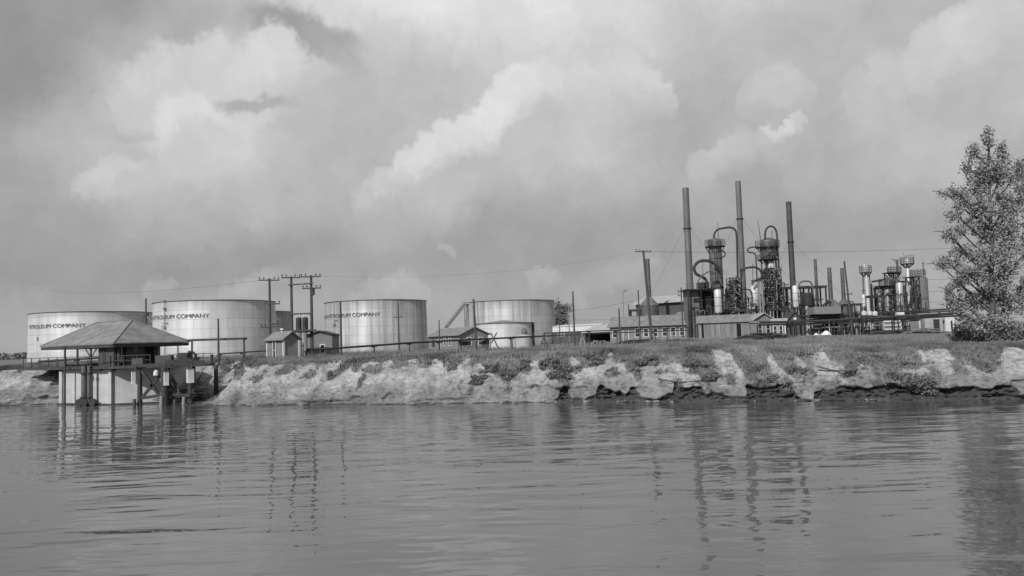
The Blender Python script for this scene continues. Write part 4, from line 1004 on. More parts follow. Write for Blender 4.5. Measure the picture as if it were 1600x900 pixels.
xq = P(1284, 483, 156); tag(MB().prism([(xq.x - 1.5, 156), (xq.x + 3.6, 156), (xq.x + 3.9, 159), (xq.x - 1.7, 159)], xq.z - .9, xq.z + .45).build('white_hopper', M_wall, org=(xq.x, 157, xq.z - .9)), 'pale sheet metal box on the rack below the coned stacks', 'hopper')
def small_roof(px, py, w, Y, label): 
    a = P(px, py, Y); t = building('shelter', label, 'shelter', (px - w / 2, Y), (px + w / 2, Y), 3, a.z - gz(a.x, Y), .5, M_walld, M_roof, over=.3, open_front=True)
small_roof(1296, 493, 30, 161, 'low open shelter with a grey roof under the coned stacks')

# process clutter below the racks
def manifold(px0, px1, pyt, Y, label, seed):
    rr = random.Random(seed); a = P(px0, pyt, Y); b = P(px1, pyt, Y); g = gz(a.x, Y); t = thing('pump_manifold', ((a.x + b.x) / 2, Y, g), label, 'pump manifold', 'pump manifolds under the pipe racks')
    w = b.x - a.x; h = a.z - g
    for i in range(3):
        z = g + h * (.25 + .3 * i); MB().cyl((a.x, Y, z), (b.x, Y, z), .09 + .05 * rr.random(), n=8).build('header_pipe', (M_dark, M_steelm, M_steel)[i], t, smooth=True)
    for i in range(int(w / .55)):
        x = a.x + w * (i + rr.random()) / max(1, int(w / .55)); r_ = .06 + .1 * rr.random()
        MB().cyl((x, Y - .2, g - .1), (x, Y - .2, g + h * (.5 + .5 * rr.random())), r_, n=8).build('riser', (M_dark, M_steel, M_steelm, M_silver, M_dark)[rr.randrange(5)], t, smooth=True)
        if rr.random() < .6:
            z = g + h * rr.random(); MB().tube([(x + .28 * math.cos(q), Y - .5, z + .28 * math.sin(q)) for q in np.linspace(0, 6.28, 12, endpoint=False)], .04, 5, True).build('hand_wheel', M_dark, t)
    for i in range(2):
        x = a.x + w * rr.random(); MB().lathe((x, Y + .5, g - .1), [(.4, 0), (.42, .8 + rr.random()), (.2, 1.2 + rr.random())], 14).build('drum', (M_dark, M_steelm)[i], t, smooth=True)
MF = ['left pump manifold under the pipe rack just right of the dark gable hut', 'dark pump manifold below the coned stacks', 'dark pump manifold beneath the strongly leaning pole', 'pump manifold with pale risers below the white column', 'pump manifold between the louvred shed and the white column base', 'pump manifold right of the louvred shed']
for i, (a0, a1, pt_, Y_) in enumerate([(1262, 1284, 505, 152), (1285, 1312, 502, 153), (1313, 1343, 502, 152), (1344, 1362, 500, 153), (1364, 1380, 499, 156), (1408, 1421, 499, 154)]): manifold(a0, a1, pt_, Y_, MF[i], 20 + i)
for i, (px, py) in enumerate([(1350, 490), (1358.5, 490), (1367, 490.5)]):
    a = P(px, py, 152); lab = ('left', 'middle', 'right')[i] + ' of three small round white drums lying on the pipe rack'
    d = thing('round_drum', (a.x, 152, a.z - .45), lab, 'drum', 'small white drums on the rack')
    MB().lathe((a.x, 152, a.z - .45), [(.2, 0), (.45, .15), (.5, .45), (.45, .8), (.15, .98)], 16).build('body', M_silver, d, smooth=True)
    MB().box((a.x, 152, a.z - .5), (.7, .7, .1)).build('saddle', M_dark, d)
a = P(1406, 491, 152); tag(MB().cyl((a.x - .7, 152, a.z), (a.x + .7, 152, a.z), .38, n=14).build('horizontal_drum', M_silver, org=a, smooth=True), 'short pale drum lying sideways on the pipe rack right of the round ones', 'drum')

# tower E: white column with round cage
YE = 170; aE = P(1352, 416, YE); g = gz(aE.x, YE); tE = thing('column_tower', (aE.x, YE, g), 'slim white column with a round railed cage on top, left of the far cluster', 'column tower')
MB().cyl((aE.x + .12, YE, g), (aE.x + .12, YE, aE.z), .42, n=16).build('column', M_silver, tE, smooth=True)
MB().cyl((aE.x - .62, YE, g), (aE.x - .62, YE, P(1350, 428, YE).z), .16, n=8).cyl((aE.x + .75, YE, g), (aE.x + .75, YE, P(1350, 428, YE).z), .10, n=8).build('pipe', M_steel, tE, smooth=True)
zE = P(1352, 426, YE).z; deck(tE, aE.x, YE, zE, mm(18, YE) / 2, .45, M_steel, .9); cage(tE, aE.x, YE, zE + .14, mm(18, YE) / 2, 1.2, 10)
MB().lathe((aE.x - .1, YE, aE.z), [(.4, -.3), (.45, 0), (.2, .35)], 12).build('head', M_silver, tE, smooth=True)
# group F
def column(px, py, dpx, Y, label, m_, plat=None, cagew=None, extra=None):
    a = P(px, py, Y); g = gz(a.x, Y); r = mm(dpx, Y) / 2; t = thing('column_tower', (a.x, Y, g), label, 'column tower')
    h = a.z - g; MB().lathe((a.x, Y, g), [(r, -.2), (r, h - r * .5), (r * .8, h - r * .15), (r * .2, h)], 24).build('shell', m_, t, smooth=True)
    if plat:
        z = P(px, plat, Y).z; R = mm(cagew, Y) / 2; deck(t, a.x, Y, z, R, r * .95, brack=.8); cage(t, a.x, Y, z + .14, R, 1.25, 12)
    return t, a, g
t, a, g = column(1386, 446, 10, 168, 'left grey column of the far right cluster with a railed platform', M_steelm, 447, 24)
t, a, g = column(1398, 434, 9, 172, 'middle column of the far right cluster with a square railed box on top', M_steelm, 428, 20)
t, a, g = column(1405, 441, 11, 165, 'pale broad column in the middle of the far right cluster', M_tank)
t, a, g = column(1418, 446, 13, 163, 'broad column with white patches in front of the mottled tank', M_tankd)
pw = MB().box((a.x - .2, 163 - .82, P(1418, 466, 163).z), (.55, .12, 1.3)).box((a.x + .1, 163 - .84, P(1418, 478, 163).z), (.3, .12, 1.1)); pw.build('white_panel', M_white, t)
t, a, g = column(1417, 404, 4.2, 170, 'tallest white column of the far right cluster with a railed crow nest', M_silver, 413, 20)
MB().cyl((a.x - .5, 170, a.z), (a.x - .6, 170, a.z + 1.3), .05, n=6).beam((a.x - .3, 170, P(1417, 400, 170).z), (a.x + 1.7, 170, P(1417, 400, 170).z + .15), .08).build('davit', M_steel, t)
t, a, g = column(1434, 430, 27, 180, 'wide mottled round tank with a railed top at the right of the far cluster', M_brick)
cage(t, a.x, 180, P(1434, 431, 180).z, mm(22, 180) / 2, 1.3, 16)
b_ = P(1442, 411, 180); MB().cyl((b_.x, 180, a.z - .3), (b_.x, 180, b_.z), .12, n=6).cyl((b_.x - .1, 180, b_.z), (b_.x + .25, 180, b_.z + .05), .15, n=6).build('vent_pipe', M_steel, t)
a = P(1400, 406, 171); b = P(1402, 428, 171); tag(MB().beam(b, P(1402, 406, 171), .35).beam(P(1393, 405.5, 171), P(1403, 406, 171), .12).beam(P(1397, 406, 171), P(1401, 413, 171), .1).build('jib_crane', M_steel, org=b), 'small jib arm standing between the railed boxes of the far cluster', 'jib')
frame_tower(1379, 1413, 449, 174, 'dark steel frame behind the left columns of the far cluster', 4, (.75, .4), 3, seed=8)
frame_tower(1362, 1380, 463, 162, 'low open railed frame left of the far right cluster', 3, (.7, .4), 3, parts=False)
pipe_loop([(1362, 440), (1370, 439), (1378, 437.5), (1384, 434)], 3, 'thick dark horizontal pipe stub left of the far cluster', Y=164, k=3)
pipe_loop([(1423, 480), (1424, 455), (1426, 448), (1432, 446), (1436, 447)], 4, 'dark duct rising in front of the mottled tank', Y=162)
t = thing('valve_column', tuple(P(1391, 487, 160)), 'dark column of three diamond shaped valves in the far cluster', 'valve')
for py, s_ in ((461, .62), (472, .45), (482, .45)):
    q = P(1391, py, 159.5); MB().lathe(q - Vector((0, 0, s_)), [(.05, 0), (s_, s_), (.05, 2 * s_)], 8).build('valve', M_dark, t)
MB().cyl(P(1391, 487, 159.5), P(1391, 452, 159.5), .1, n=6).build('spindle', M_dark, t)
for i, px in enumerate((1413, 1430)):
    a = P(px, 446, 161); g_ = gz(a.x, 161); tag(MB().cyl((a.x, 161, g_), (a.x, 161, a.z), .3, n=10).build('riser_pipe', M_dark, org=(a.x, 161, g_), smooth=True), ('dark riser pipe left of the broad column with white patches', 'dark riser pipe right of the broad column with white patches')[i], 'pipe')
rr = random.Random(44)
for i, (px, pt_, Y_) in enumerate([(1372, 462, 166), (1382, 452, 163), (1394, 455, 164), (1401, 450, 162), (1411, 452, 160), (1424, 440, 168), (1429, 462, 162), (1440, 458, 165)]):
    a = P(px, pt_, Y_); g_ = gz(a.x, Y_); t = thing('pipe_bundle', (a.x, Y_, g_), ['thin pipes left of the railed grey column', 'pipes climbing the railed grey column', 'pipes beside the diamond valves', 'pipes between the two middle columns', 'pipes left of the white patched column', 'pipes hugging the crow nest column', 'pipes right of the white patched column', 'pipes on the face of the mottled tank'][i] + ' in the far cluster', 'pipes', 'pipe bundles of the far cluster')
    for k in range(4):
        x = a.x + (k - 1.5) * .42; z1 = g_ + (a.z - g_) * (.55 + .45 * rr.random()); x2 = x + (rr.random() - .5) * 1.6
        MB().tube(smoothpts([(x, Y_, g_ - .2), (x, Y_, z1 - .8), (x + (x2 - x) * .3, Y_, z1 - .1), (x2, Y_, z1)], 4), .07 + .08 * rr.random(), 6).build('pipe', (M_dark, M_steel, M_steelm, M_dark)[k], t, smooth=True)
    for k in range(3):
        z = g_ + (a.z - g_) * (.35 + .25 * k); MB().beam((a.x - 1.0, Y_ - .2, z), (a.x + 1.0, Y_ - .2, z), .10, .14).build('bracket', M_dark, t)
for i, (px, pt_, Y_, lab) in enumerate([(1088, 460, 163, 'pipes on the left side of the furnace'), (1112, 462, 161, 'pipes between the furnace and the white vessel'), (1131, 452, 165, 'pipes between the white vessel and the left coil bank'), (1137, 462, 163, 'thin pipes at the left edge of the left coil bank'),
        (1160, 446, 168, 'pipes right of the left coil bank'), (1167, 458, 164, 'pipes left of the wide white vessel'), (1182, 432, 166, 'pipes right of the wide white vessel'), (1193, 428, 165, 'pipes along the left edge of the tall exchanger bank'), (1208, 424, 166, 'pipes on the front of the tall exchanger bank'),
        (1222, 430, 167, 'pipes along the right edge of the tall exchanger bank'), (1230, 462, 163, 'pipes between the exchanger bank and the slim white vessel'), (1252, 456, 163, 'pipes right of the slim white vessel'), (1276, 458, 163, 'pipes at the right end of the beam frame'), (1333, 470, 161, 'pipes in the small empty steel frame')]):
    a = P(px, pt_, Y_); g_ = gz(a.x, Y_); t = thing('pipe_bundle', (a.x, Y_, g_), lab, 'pipes', 'pipe bundles of the main units')
    for k in range(4):
        x = a.x + (k - 1.5) * .36; z1 = g_ + (a.z - g_) * (.6 + .4 * rr.random()); x2 = x + (rr.random() - .5) * 2.2
        MB().tube(smoothpts([(x, Y_, g_ - .2), (x, Y_, z1 - .9), (x + (x2 - x) * .3, Y_, z1 - .1), (x2, Y_, z1), (x2, Y_ + .1, z1 - 1.2 * rr.random())], 4), .06 + .09 * rr.random(), 6).build('pipe', (M_dark, M_steel, M_dark, M_steelm)[k], t, smooth=True)
    for k in range(3):
        z = g_ + (a.z - g_) * (.4 + .22 * k + .1 * rr.random()); MB().beam((a.x - 1.2, Y_ - .2, z), (a.x + 1.2, Y_ - .2, z), .12, .18).build('bracket', M_dark, t)
    MB().lathe((a.x + .4, Y_ - .3, g_ + (a.z - g_) * .5), [(.15, 0), (.34, .15), (.34, .7), (.15, .85)], 10).build('valve', M_dark, t)
def lattice(px0, px1, pt_, Y_, lab, lv):
    a = P(px0, pt_, Y_); b = P(px1, pt_, Y_); g_ = gz(a.x, Y_); t = thing('lattice_tower', ((a.x + b.x) / 2, Y_, g_), lab, 'lattice tower', 'lattice towers of the far cluster')
    d = 2.4; cs = [(a.x, Y_), (b.x, Y_), (b.x, Y_ + d), (a.x, Y_ + d)]
    for (x, y) in cs: MB().beam((x, y, g_ - .2), (x, y, a.z), .16).build('leg', M_dark, t)
    for i in range(lv):
        z0, z1 = g_ + (a.z - g_) * i / lv, g_ + (a.z - g_) * (i + 1) / lv; f = MB()
        for k in range(4):
            p, q = cs[k], cs[(k + 1) % 4]; f.beam((*p, z1), (*q, z1), .11); f.beam((*p, z0), (*q, z1), .08); f.beam((*q, z0), (*p, z1), .08)
        f.build('bracing', M_dark, t)
    MB().box(((a.x + b.x) / 2, Y_ + d / 2, a.z + .05), (b.x - a.x + .8, d + .8, .12)).build('platform', M_dark, t)
    r_ = MB()
    for k in range(7):
        x = a.x - .3 + (b.x - a.x + .6) * k / 6; r_.beam((x, Y_ - .35, a.z), (x, Y_ - .35, a.z + 1.15), .06)
    for z in (.6, 1.15): r_.beam((a.x - .35, Y_ - .35, a.z + z), (b.x + .35, Y_ - .35, a.z + z), .06)
    r_.build('railing', M_steel, t)
lattice(1390, 1404, 426, 167, 'tall lattice tower between the left columns of the far cluster', 6)
lattice(1376, 1389, 447, 171, 'lower lattice tower at the left edge of the far cluster', 5)
lattice(1409, 1424, 440, 172, 'lattice tower behind the white patched column', 5)
lattice(1424, 1436, 433, 164, 'lattice tower against the left half of the mottled tank', 5)
# ringed platform at the left (over the long roof)
frame_tower(986, 1001, 485, 178, 'little railed steel frame above the left of the long roof', 2, (.8,), 2, parts=False)
# low rounded tanks behind the long building
for i, (px, pt_, w_) in enumerate([(1065, 487, 20), (1103, 483, 34), (1140, 483, 22)]):
    a = P(px, pt_, 176); g_ = gz(a.x, 176); r = mm(w_, 176) / 2
    tag(MB().lathe((a.x, 176, g_), [(r, -.2), (r, a.z - g_ - .5), (r * .6, a.z - g_ - .1), (.1, a.z - g_)], 28).build('low_tank', M_roof, org=(a.x, 176, g_), smooth=True), ('low grey tank top left of the left stack foot', 'low wide grey tank top below the furnace deck', 'low grey tank top behind the plank shed roof')[i], 'tank')

# ------------------------------------------------------------------ piles on the ground
def pile(px0, px1, Y, h, label, m_, cat, seed, n=40, plank=True, name='lumber_pile'):
    rr = random.Random(seed); xa = X(px0, Y); xb = X(px1, Y); g = gz((xa + xb) / 2, Y); b = MB()
    for i in range(n):
        f = rr.random(); x = xa + (xb - xa) * f; z = g + h * (1 - abs(2 * f - 1) ** 2) * rr.random()
        if plank: 
            l = .6 + rr.random() * 1.4; an = (rr.random() - .5) * .5; b.beam((x - l * math.cos(an), Y + rr.random() * 2, z - l * math.sin(an) * .25 + .1), (x + l * math.cos(an), Y + rr.random() * 2, z + l * math.sin(an) * .25 + .1), .08 + .16 * rr.random(), .06)
        else: b.box((x, Y + rr.random() * 1.5, z), (.3 + .4 * rr.random(), .4, .2 + .3 * rr.random()), rr.random() * 3, (rr.random(), 'X'))
    return tag(b.build(name, m_, org=((xa + xb) / 2, Y, g)), label, cat)
pile(1168, 1224, 122, .75, 'dark lumber pile in front of the gabled house', M_wood, 'lumber pile', 1, 150)
pile(1195, 1222, 118, .6, 'darker end of broken boards right before the lumber pile', M_dark, 'debris pile', 6, 60)
pile(976, 1030, 128, .55, 'dark boards stacked below the door of the long building', M_timber, 'lumber pile', 2, 120)
pile(1030, 1090, 122, .5, 'scattered grey boards before the long windowed building', M_plank, 'lumber pile', 3, 70)
pile(1378, 1416, 128, .6, 'low board pile before the louvred shed', M_wood, 'lumber pile', 4, 80)
pile(1428, 1472, 125, .75, 'pale splintered branches and boards before the pale hut', M_wall, 'debris pile', 5, 60)
pile(1270, 1300, 125, .2, 'few scattered boards beside the lime heap', M_plank, 'debris', 7, 16)
pile(922, 956, 150, .7, 'pale scrap and cans inside the open dark shed', M_wall, 'scrap pile', 8, 12, False, 'scrap_pile')
pile(585, 606, 104, .3, 'low dark scrap on the grass right of the window hut', M_dark, 'scrap pile', 9, 30, True, 'scrap_pile')
def heap(px, Y, w, h, label, seed, m_=M_tarp, name='lime_heap', cat='heap'):
    x = X(px, Y); g = gz(x, Y); vs = []; fs = []; n = 26; k = 8
    for j in range(k + 1):
        for i in range(n):
            a = 2 * math.pi * i / n; f = j / k; r_ = (1 - f) * w / 2; 
            nz = 1 + .5 * (float(fbm(math.cos(a) * 1.5 + seed, math.sin(a) * 1.5 + f * 3, seed)) - .5) * 2
            vs.append((x + r_ * math.cos(a) * nz, Y + r_ * math.sin(a) * .7 * nz, g - .1 + h * math.sin(f * math.pi / 2) * (1 - .35 * math.sin(3 * (r_ * math.cos(a)) + seed))))
    for j in range(k):
        for i in range(n): fs.append((j * n + i, j * n + (i + 1) % n, (j + 1) * n + (i + 1) % n, (j + 1) * n + i))
    return tag(MB().add(vs, fs).build(name, m_, org=(x, Y, g), smooth=True), label, cat)
heap(1288, 128, 2.6, .85, 'white lime heap, larger one, before the pump manifolds', 3)
heap(1276, 127, 1.5, .5, 'small white lime heap left of the larger one', 5)
heap(1505, 88, 3.4, .5, 'pale sandy mound left of the big tree foot', 8, M_conc, 'sand_mound', 'mound')
# ------------------------------------------------------------------ overhead wires
def wire(a, b, sag, label, r=.03):
    a = P(*a); b = P(*b); pts = [a.lerp(b, i / 16) - Vector((0, 0, sag * 4 * (i / 16) * (1 - i / 16))) for i in range(17)]
    tag(MB().tube(pts, r, 4).build('power_line', M_wire, org=a), label, 'power line', 'overhead power lines')
wire((492, 431, 106), (995, 393, 136), 1.5, 'long sagging power line from the transformer poles to the leaning utility pole', .008)
wire((1014, 393, 136), (1700, 375, 150), .9, 'power line running right from the leaning utility pole towards the big tree', .02)
wire((60, 452, 260), (424, 436, 108), 1.5, 'power line coming from the left to the pole behind the gabled hut', .015)
wire((880, 486, 230), (990, 470, 215), .4, 'thin power line right of the unlettered tank', .03)
wire((880, 500, 260), (1000, 496, 260), .3, 'lower thin power line right of the unlettered tank', .03)
wire((1446, 437, 200), (1640, 431, 200), .3, 'upper power line right of the mottled tank', .03)
wire((1446, 455, 200), (1640, 450, 200), .3, 'middle power line right of the mottled tank', .03)
wire((1446, 472, 200), (1640, 467, 200), .3, 'lower power line right of the mottled tank', .03)

# ------------------------------------------------------------------ pump house at the waterside
Cc = Vector((-41.3, 86, 0)); e1 = Vector((-.8, .6, 0)); e2 = Vector((.6, .8, 0)); LL, WW = 16.6, 8.7
ZE = 6.45; ZR = 9.0; ZD = 4.05
ph = thing('pump_house', (Cc.x, Cc.y, ZD), 'open pump house under a wide hip roof standing over the water at the left', 'pump house')
rc = [Cc, Cc + e2 * WW, Cc + e2 * WW + e1 * LL, Cc + e1 * LL]
R2 = Cc + e1 * WW / 2 + e2 * WW / 2; R1 = R2 + e1 * (LL - WW)
vs = [(q.x, q.y, ZE) for q in rc] + [(R2.x, R2.y, ZR), (R1.x, R1.y, ZR)] + [(q.x, q.y, ZE - .12) for q in rc]
MB().add(vs, [(0, 1, 4), (1, 2, 5, 4), (2, 3, 5), (3, 0, 4, 5), (9, 8, 7, 6), (0, 6, 7, 1), (1, 7, 8, 2), (2, 8, 9, 3), (3, 9, 6, 0)]).build('roof', M_roof, ph)
hp = MB()
for a, b in ((0, 4), (1, 4), (2, 5), (3, 5), (4, 5)): hp.beam(Vector(vs[a]) + Vector((0, 0, .03)), Vector(vs[b]) + Vector((0, 0, .03)), .16, .07)
hp.build('ridge_cap', M_steelm, ph)
fb = MB()
for i in range(4):
    a = rc[i] * 1; b = rc[(i + 1) % 4]; c_ = (rc[0] + rc[2]) / 2
    a = a + (c_ - a).normalized() * .25; b = b + (c_ - b).normalized() * .25; fb.beam((a.x, a.y, ZE - .3), (b.x, b.y, ZE - .3), .2, .32)
fb.build('eave_beam', M_timber, ph)
def zr(px, py, Y): return P(px, py, Y).z
for (px, Y, w_) in ((121, 91, .16), (142, 89.5, .16), (165, 88.5, .42), (185.5, 87.2, .22), (101.5, 89.2, .16)):
    x = X(px, Y, 5.5); zb = -1.2 if px == 101.5 else ZD
    MB().beam((x, Y, zb), (x, Y, ZE - .2), w_).build('post', M_timber, ph)
x = X(142, 89.5, 5.5); MB().beam((x, 89.5, 4.95), (x - .75, 89.5, ZE - .2), .09).beam((x, 89.5, 4.95), (x + .8, 89.5, ZE - .2), .09).build('brace', M_timber, ph)
dk = [(-56, 94.5), (-41.6, 86.1), (-36.6, 84.2), (-31.2, 85.4), (-31.6, 88.0), (-36.5, 91), (-38, 99), (-50, 103)]
MB().prism(dk, ZD - .28, ZD).build('deck', M_timber, ph)
# cabin
rzc = math.atan2(.8, .6); cdir = Vector((math.cos(rzc), math.sin(rzc), 0)); bdir = Vector((-cdir.y, cdir.x, 0)); Lc = 5.2
cab0 = Cc + e1 * 1.3 + e2 * .7; ctr = cab0 + cdir * Lc / 2 + bdir * 1.6
cb_ = MB().box((ctr.x, ctr.y, (ZD + ZE) / 2 + .1), (Lc, 3.2, ZE - ZD + .5), rzc).build('cabin', M_walld, ph)
def cabf(u, z, w_, h_, d, name, m_, par):
    q = cab0 + cdir * u - bdir * d; return MB().box((q.x, q.y, z), (w_, .06, h_), rzc).build(name, m_, par)
cabf(.75, ZD + 1.05, 1.0, 2.1, .04, 'doorway', M_hole, ph); cabf(.8, ZD + 1.15, .16, 1.6, .1, 'pale_door_strip', M_steelm, ph)  # pale strip put in for the light gap in the dark door
cabf(2.35, ZD + 1.55, .6, .8, .04, 'window', M_glass, ph); cabf(3.95, ZD + 1.2, 1.0, 1.9, .04, 'doorway', M_hole, ph); cabf(4.95, ZD + 1.15, .3, 2.3, .1, 'pale_door_strip', M_wallm, ph)
# railing
rl = MB(); pts = [(-55.5, 94.3), (-48.4, 90.1), (-41.7, 86.25), (-36.8, 84.35)]
for i in range(3):
    a = Vector((*pts[i], 0)); b = Vector((*pts[i + 1], 0)); k = max(2, int((b - a).length / 1.6))
    for j in range(k + 1): q = a.lerp(b, j / k); rl.beam((q.x, q.y, ZD), (q.x, q.y, ZD + 1.05), .07)
    for z in (.55, 1.05): rl.beam((a.x, a.y, ZD + z), (b.x, b.y, ZD + z), .07)
rl.build('railing', M_timber, ph)
stt = MB()
for (px, Y) in ((160, 88), (180, 87.2)):
    q = P(px, 575, Y - .6); w_ = P(px + 7, 587, Y + 2); stt.beam((q.x - .3, Y - .7, ZD - .25), (w_.x, Y + 2.0, 3.1), .14)
stt.build('strut', M_timber, ph)
# concrete intake
it = thing('intake_wall', (-45.5, 92, 0), 'board marked concrete intake wall rising from the water below the pump house', 'concrete wall')
MB().prism([(-49.6, 91.4), (-42.1, 87.3), (-37.3, 88.6), (-37.3, 97), (-49.0, 99)], -1.5, ZD - .35).build('wall', M_conc, it)
bt = MB()
for (x, y) in ((-49.5, 91.25), (-42.15, 87.2)): bt.box((x, y, 1.2), (.35, .35, 4.8), R_(-13))
bt.build('buttress', M_conc, it)
MB().prism([(-50.0, 91.2), (-42.1, 86.9), (-36.9, 88.4), (-36.9, 96), (-49.4, 98)], -.5, .14).build('ledge', M_timber, it)
# intake pipes with valves
for i, (px, Y, d_) in enumerate(((131.5, 88.2, .46), (139.5, 87.6, .30))):
    x = X(px, Y, 2); t = thing('intake_pipe', (x, Y, 0), ('thick upright intake pipe with a flanged elbow at the water', 'thin upright intake pipe with round valve at the water')[i], 'pipe', 'intake pipes')
    MB().cyl((x, Y, .3), (x, Y, ZD - .2), d_, d_, 14).build('riser', (M_steelm, M_steel)[i], t, smooth=True) if False else MB().cyl((x, Y, .3), (x, Y, ZD + .1), d_ / 2 * 1.25, n=14).build('riser', (M_steel, M_steel)[i], t, smooth=True)
    MB().cyl((x, Y, ZD - .75), (x, Y, ZD - .6), d_ * .95, n=14).cyl((x, Y, .75), (x, Y, .9), d_ * .95, n=14).build('flange', M_dark, t, smooth=True)
    for k in (-1, 1): MB().cyl((x + k * .42, Y - .3, .35), (x + k * .42, Y + .1, .35), .36, n=16).build('valve_body', M_dark, t, smooth=True)
    MB().tube([(x - .5, Y, .2), (x - .55, Y, -.8)], .16, 8).build('suction_leg', M_dark, t)
# timber pier
pr = thing('timber_pier', (-37, 84, 0), 'dark timber pier with crossed braces right of the concrete intake wall', 'pier')
posts = [(218.5, 84.0, .44), (257, 83.2, .62), (297, 84.2, .44)]
PP = []
for (px, Y, w_) in posts:
    for dy in (0, 5.5):
        x = X(px, Y, 2); x = x * (Y + dy) / Y if False else x + dy * .12; MB().cyl((x, Y + dy, -1.4), (x, Y + dy, ZD - .25), w_ / 1.7, w_ / 2, 12).build('post', M_timber, pr, smooth=True); PP.append((x, Y + dy))
def pxz(px, py, Y): q = P(px, py, Y); return q
for (a, b) in (((221, 579), (249, 618)), ((254, 582), (223, 620)), ((262, 600), (299, 630)), ((296, 588), (262, 618)), ((262, 578), (280, 612))):
    MB().beam(P(*a, 83.8), P(*b, 83.8), .26, .26).build('brace', M_timber, pr)
MB().beam(P(222, 622, 83.7), P(257, 617, 83.5), .3, .3).beam(P(262, 616, 83.7), P(297, 618, 83.9), .22, .25).build('low_beam', M_timber, pr)
MB().beam(P(205, 572, 83.6), P(262, 570, 83.6), .25, .3).beam(P(258, 566, 83.4), P(320, 567, 84.6), .3, .5).build('cap_beam', M_timber, pr)
MB().beam(P(317, 580, 84), P(300, 614, 83.8), .13).build('raking_strut', M_timber, pr)
MB().box((P(215, 563, 84.3).x, 84.6, ZD + .35), (1.1, .8, .8)).box((P(254, 561, 84.3).x, 84.8, ZD + .5), (1.6, .8, .9)).build('crate', M_walld, pr)
# ladder
ld = MB(); xx = P(264.5, 575, 83).x
for s_ in (-.18, .18): ld.beam((xx + s_, 83.0, 2.6), (xx + s_, 83.0, ZD + .2), .06)
for k in range(6): ld.beam((xx - .18, 83, 2.7 + k * .27), (xx + .18, 83, 2.7 + k * .27), .05)
ld.build('ladder', M_timber, pr)
# engine / winch on the pier
a = P(292, 559, 85); t = thing('winch', (a.x, 85, ZD + .15), 'dark winch with a pulley wheel on the right end of the pier', 'winch')
MB().box((a.x - .3, 85.4, ZD + .75), (1.1, 1.0, .8)).build('housing', M_dark, t)
MB().tube([(a.x + .55 + .0, 85 + .0, ZD + .9)] * 0 + [(a.x + .5 + .42 * math.cos(q), 84.8, ZD + .8 + .42 * math.sin(q)) for q in np.linspace(0, 6.28, 20, endpoint=False)], .11, 6, True).build('wheel', M_dark, t, smooth=True)
MB().cyl((a.x + .1, 85.3, ZD + 1.0), (a.x + .1, 85.3, ZD + 1.35), .15, n=8).build('funnel', M_steelm, t)
# winch skids / pipe cluster on the right
for i, (px, h_) in enumerate(((306, .9), (309.5, .55), (331, .75))):
    q = P(px, 566, 87); g_ = ZD if i < 2 else gz(q.x, 87)
    tag(MB().cyl((q.x, 87, ZD - .1), (q.x, 87, ZD + h_), .13, n=10).cyl((q.x, 87, ZD + h_), (q.x, 87, ZD + h_ + .1), .2, n=10).build('bollard', M_dark, org=(q.x, 87, ZD)), ('tall dark bollard on the pier right of the winch', 'short dark bollard beside the taller one', 'dark bollard at the bank below the canopy end')[i], 'bollard', 'mooring bollards')
rl = thing('pipe_rail', (P(300, 566, 90).x, 90, ZD), 'low pipe railing on the bank right of the winch', 'railing')
xa_, xb_ = P(262, 560, 90).x, P(332, 560, 90).x
for z in (1.0, .6): MB().cyl((xa_, 90, ZD + z), (xb_, 90, ZD + z), .05, n=6).build('rail', M_steel, rl)
for i in range(6): x = xa_ + (xb_ - xa_) * i / 5; MB().cyl((x, 90, ZD - .3), (x, 90, ZD + 1.0), .05, n=6).build('post', M_steel, rl)
# white boxes hung on the pier
for i, (px, w_, pt_, pb_) in enumerate(((210.5, .33, 581, 600), (261.5, .42, 581.5, 602), (299, .58, 577, 598))):
    a = P(px, pt_, 83.2); b = P(px, pb_, 83.2); zc = (a.z + b.z) / 2; h_ = a.z - b.z
    t = thing('white_box', (a.x, 83.0, b.z), ('narrow white box hung left of the pier post', 'white box hung on the middle pier post', 'wide white box with grey side hung at the right pier post')[i], 'box', 'white boxes hung on the pier')
    MB().box((a.x, 82.9, zc), (w_, w_, h_), R_(38)).build('body', M_white, t); MB().box((a.x, 82.9, a.z + .03), (w_ * 1.1, w_ * 1.1, .05), R_(38)).build('lid', M_steelm, t)
    MB().beam((a.x, 83.2, a.z), (a.x, 83.4, ZD), .08).build('hanger', M_dark, t)
# bell / light on pier
a = P(244, 581, 83.6); tag(MB().lathe((a.x, 83.6, a.z - .45), [(.1, 0), (.28, .1), (.24, .5), (.08, .65)], 14).build('lamp', M_white, org=a, smooth=True), 'small round white lamp between the crossed pier braces', 'lamp')
a = P(247, 592, 84.5); tag(MB().tube(smoothpts([P(245, 590, 84.5), P(250, 592, 84.5), P(254, 600, 84.5), P(255, 612, 84.5)], 5), .12, 8).build('bent_pipe', M_steelm, org=a, smooth=True), 'pale bent pipe beside the middle pier post', 'pipe')
# broken piles at waterline
for i, (px, Y, h_) in enumerate(((209, 83.5, .75), (251, 82.8, 1.0), (272, 83, .6), (286, 83.5, .8))):
    x = X(px, Y, 0); tag(MB().cyl((x, Y, -1), (x + .08, Y, h_), .2, .16, 9).build('mooring_pile', (M_wood, M_plank)[i % 2], org=(x, Y, 0)), ('short stump in the water left of the pier', 'pale stump against the middle pier post', 'short dark stump right of the middle pier post', 'stump near the right pier post')[i], 'pile', 'stumps at the pier')
pile(262, 300, 86.5, .9, 'tangle of driftwood and dark scrap under the pier at the bank foot', M_timber, 'driftwood', 15, 60, True, 'driftwood').location.z = .2
pile(268, 300, 87.5, 1.0, 'pale broken boards lying under the pier', M_plank, 'driftwood', 16, 26, True, 'driftwood').location.z = .9
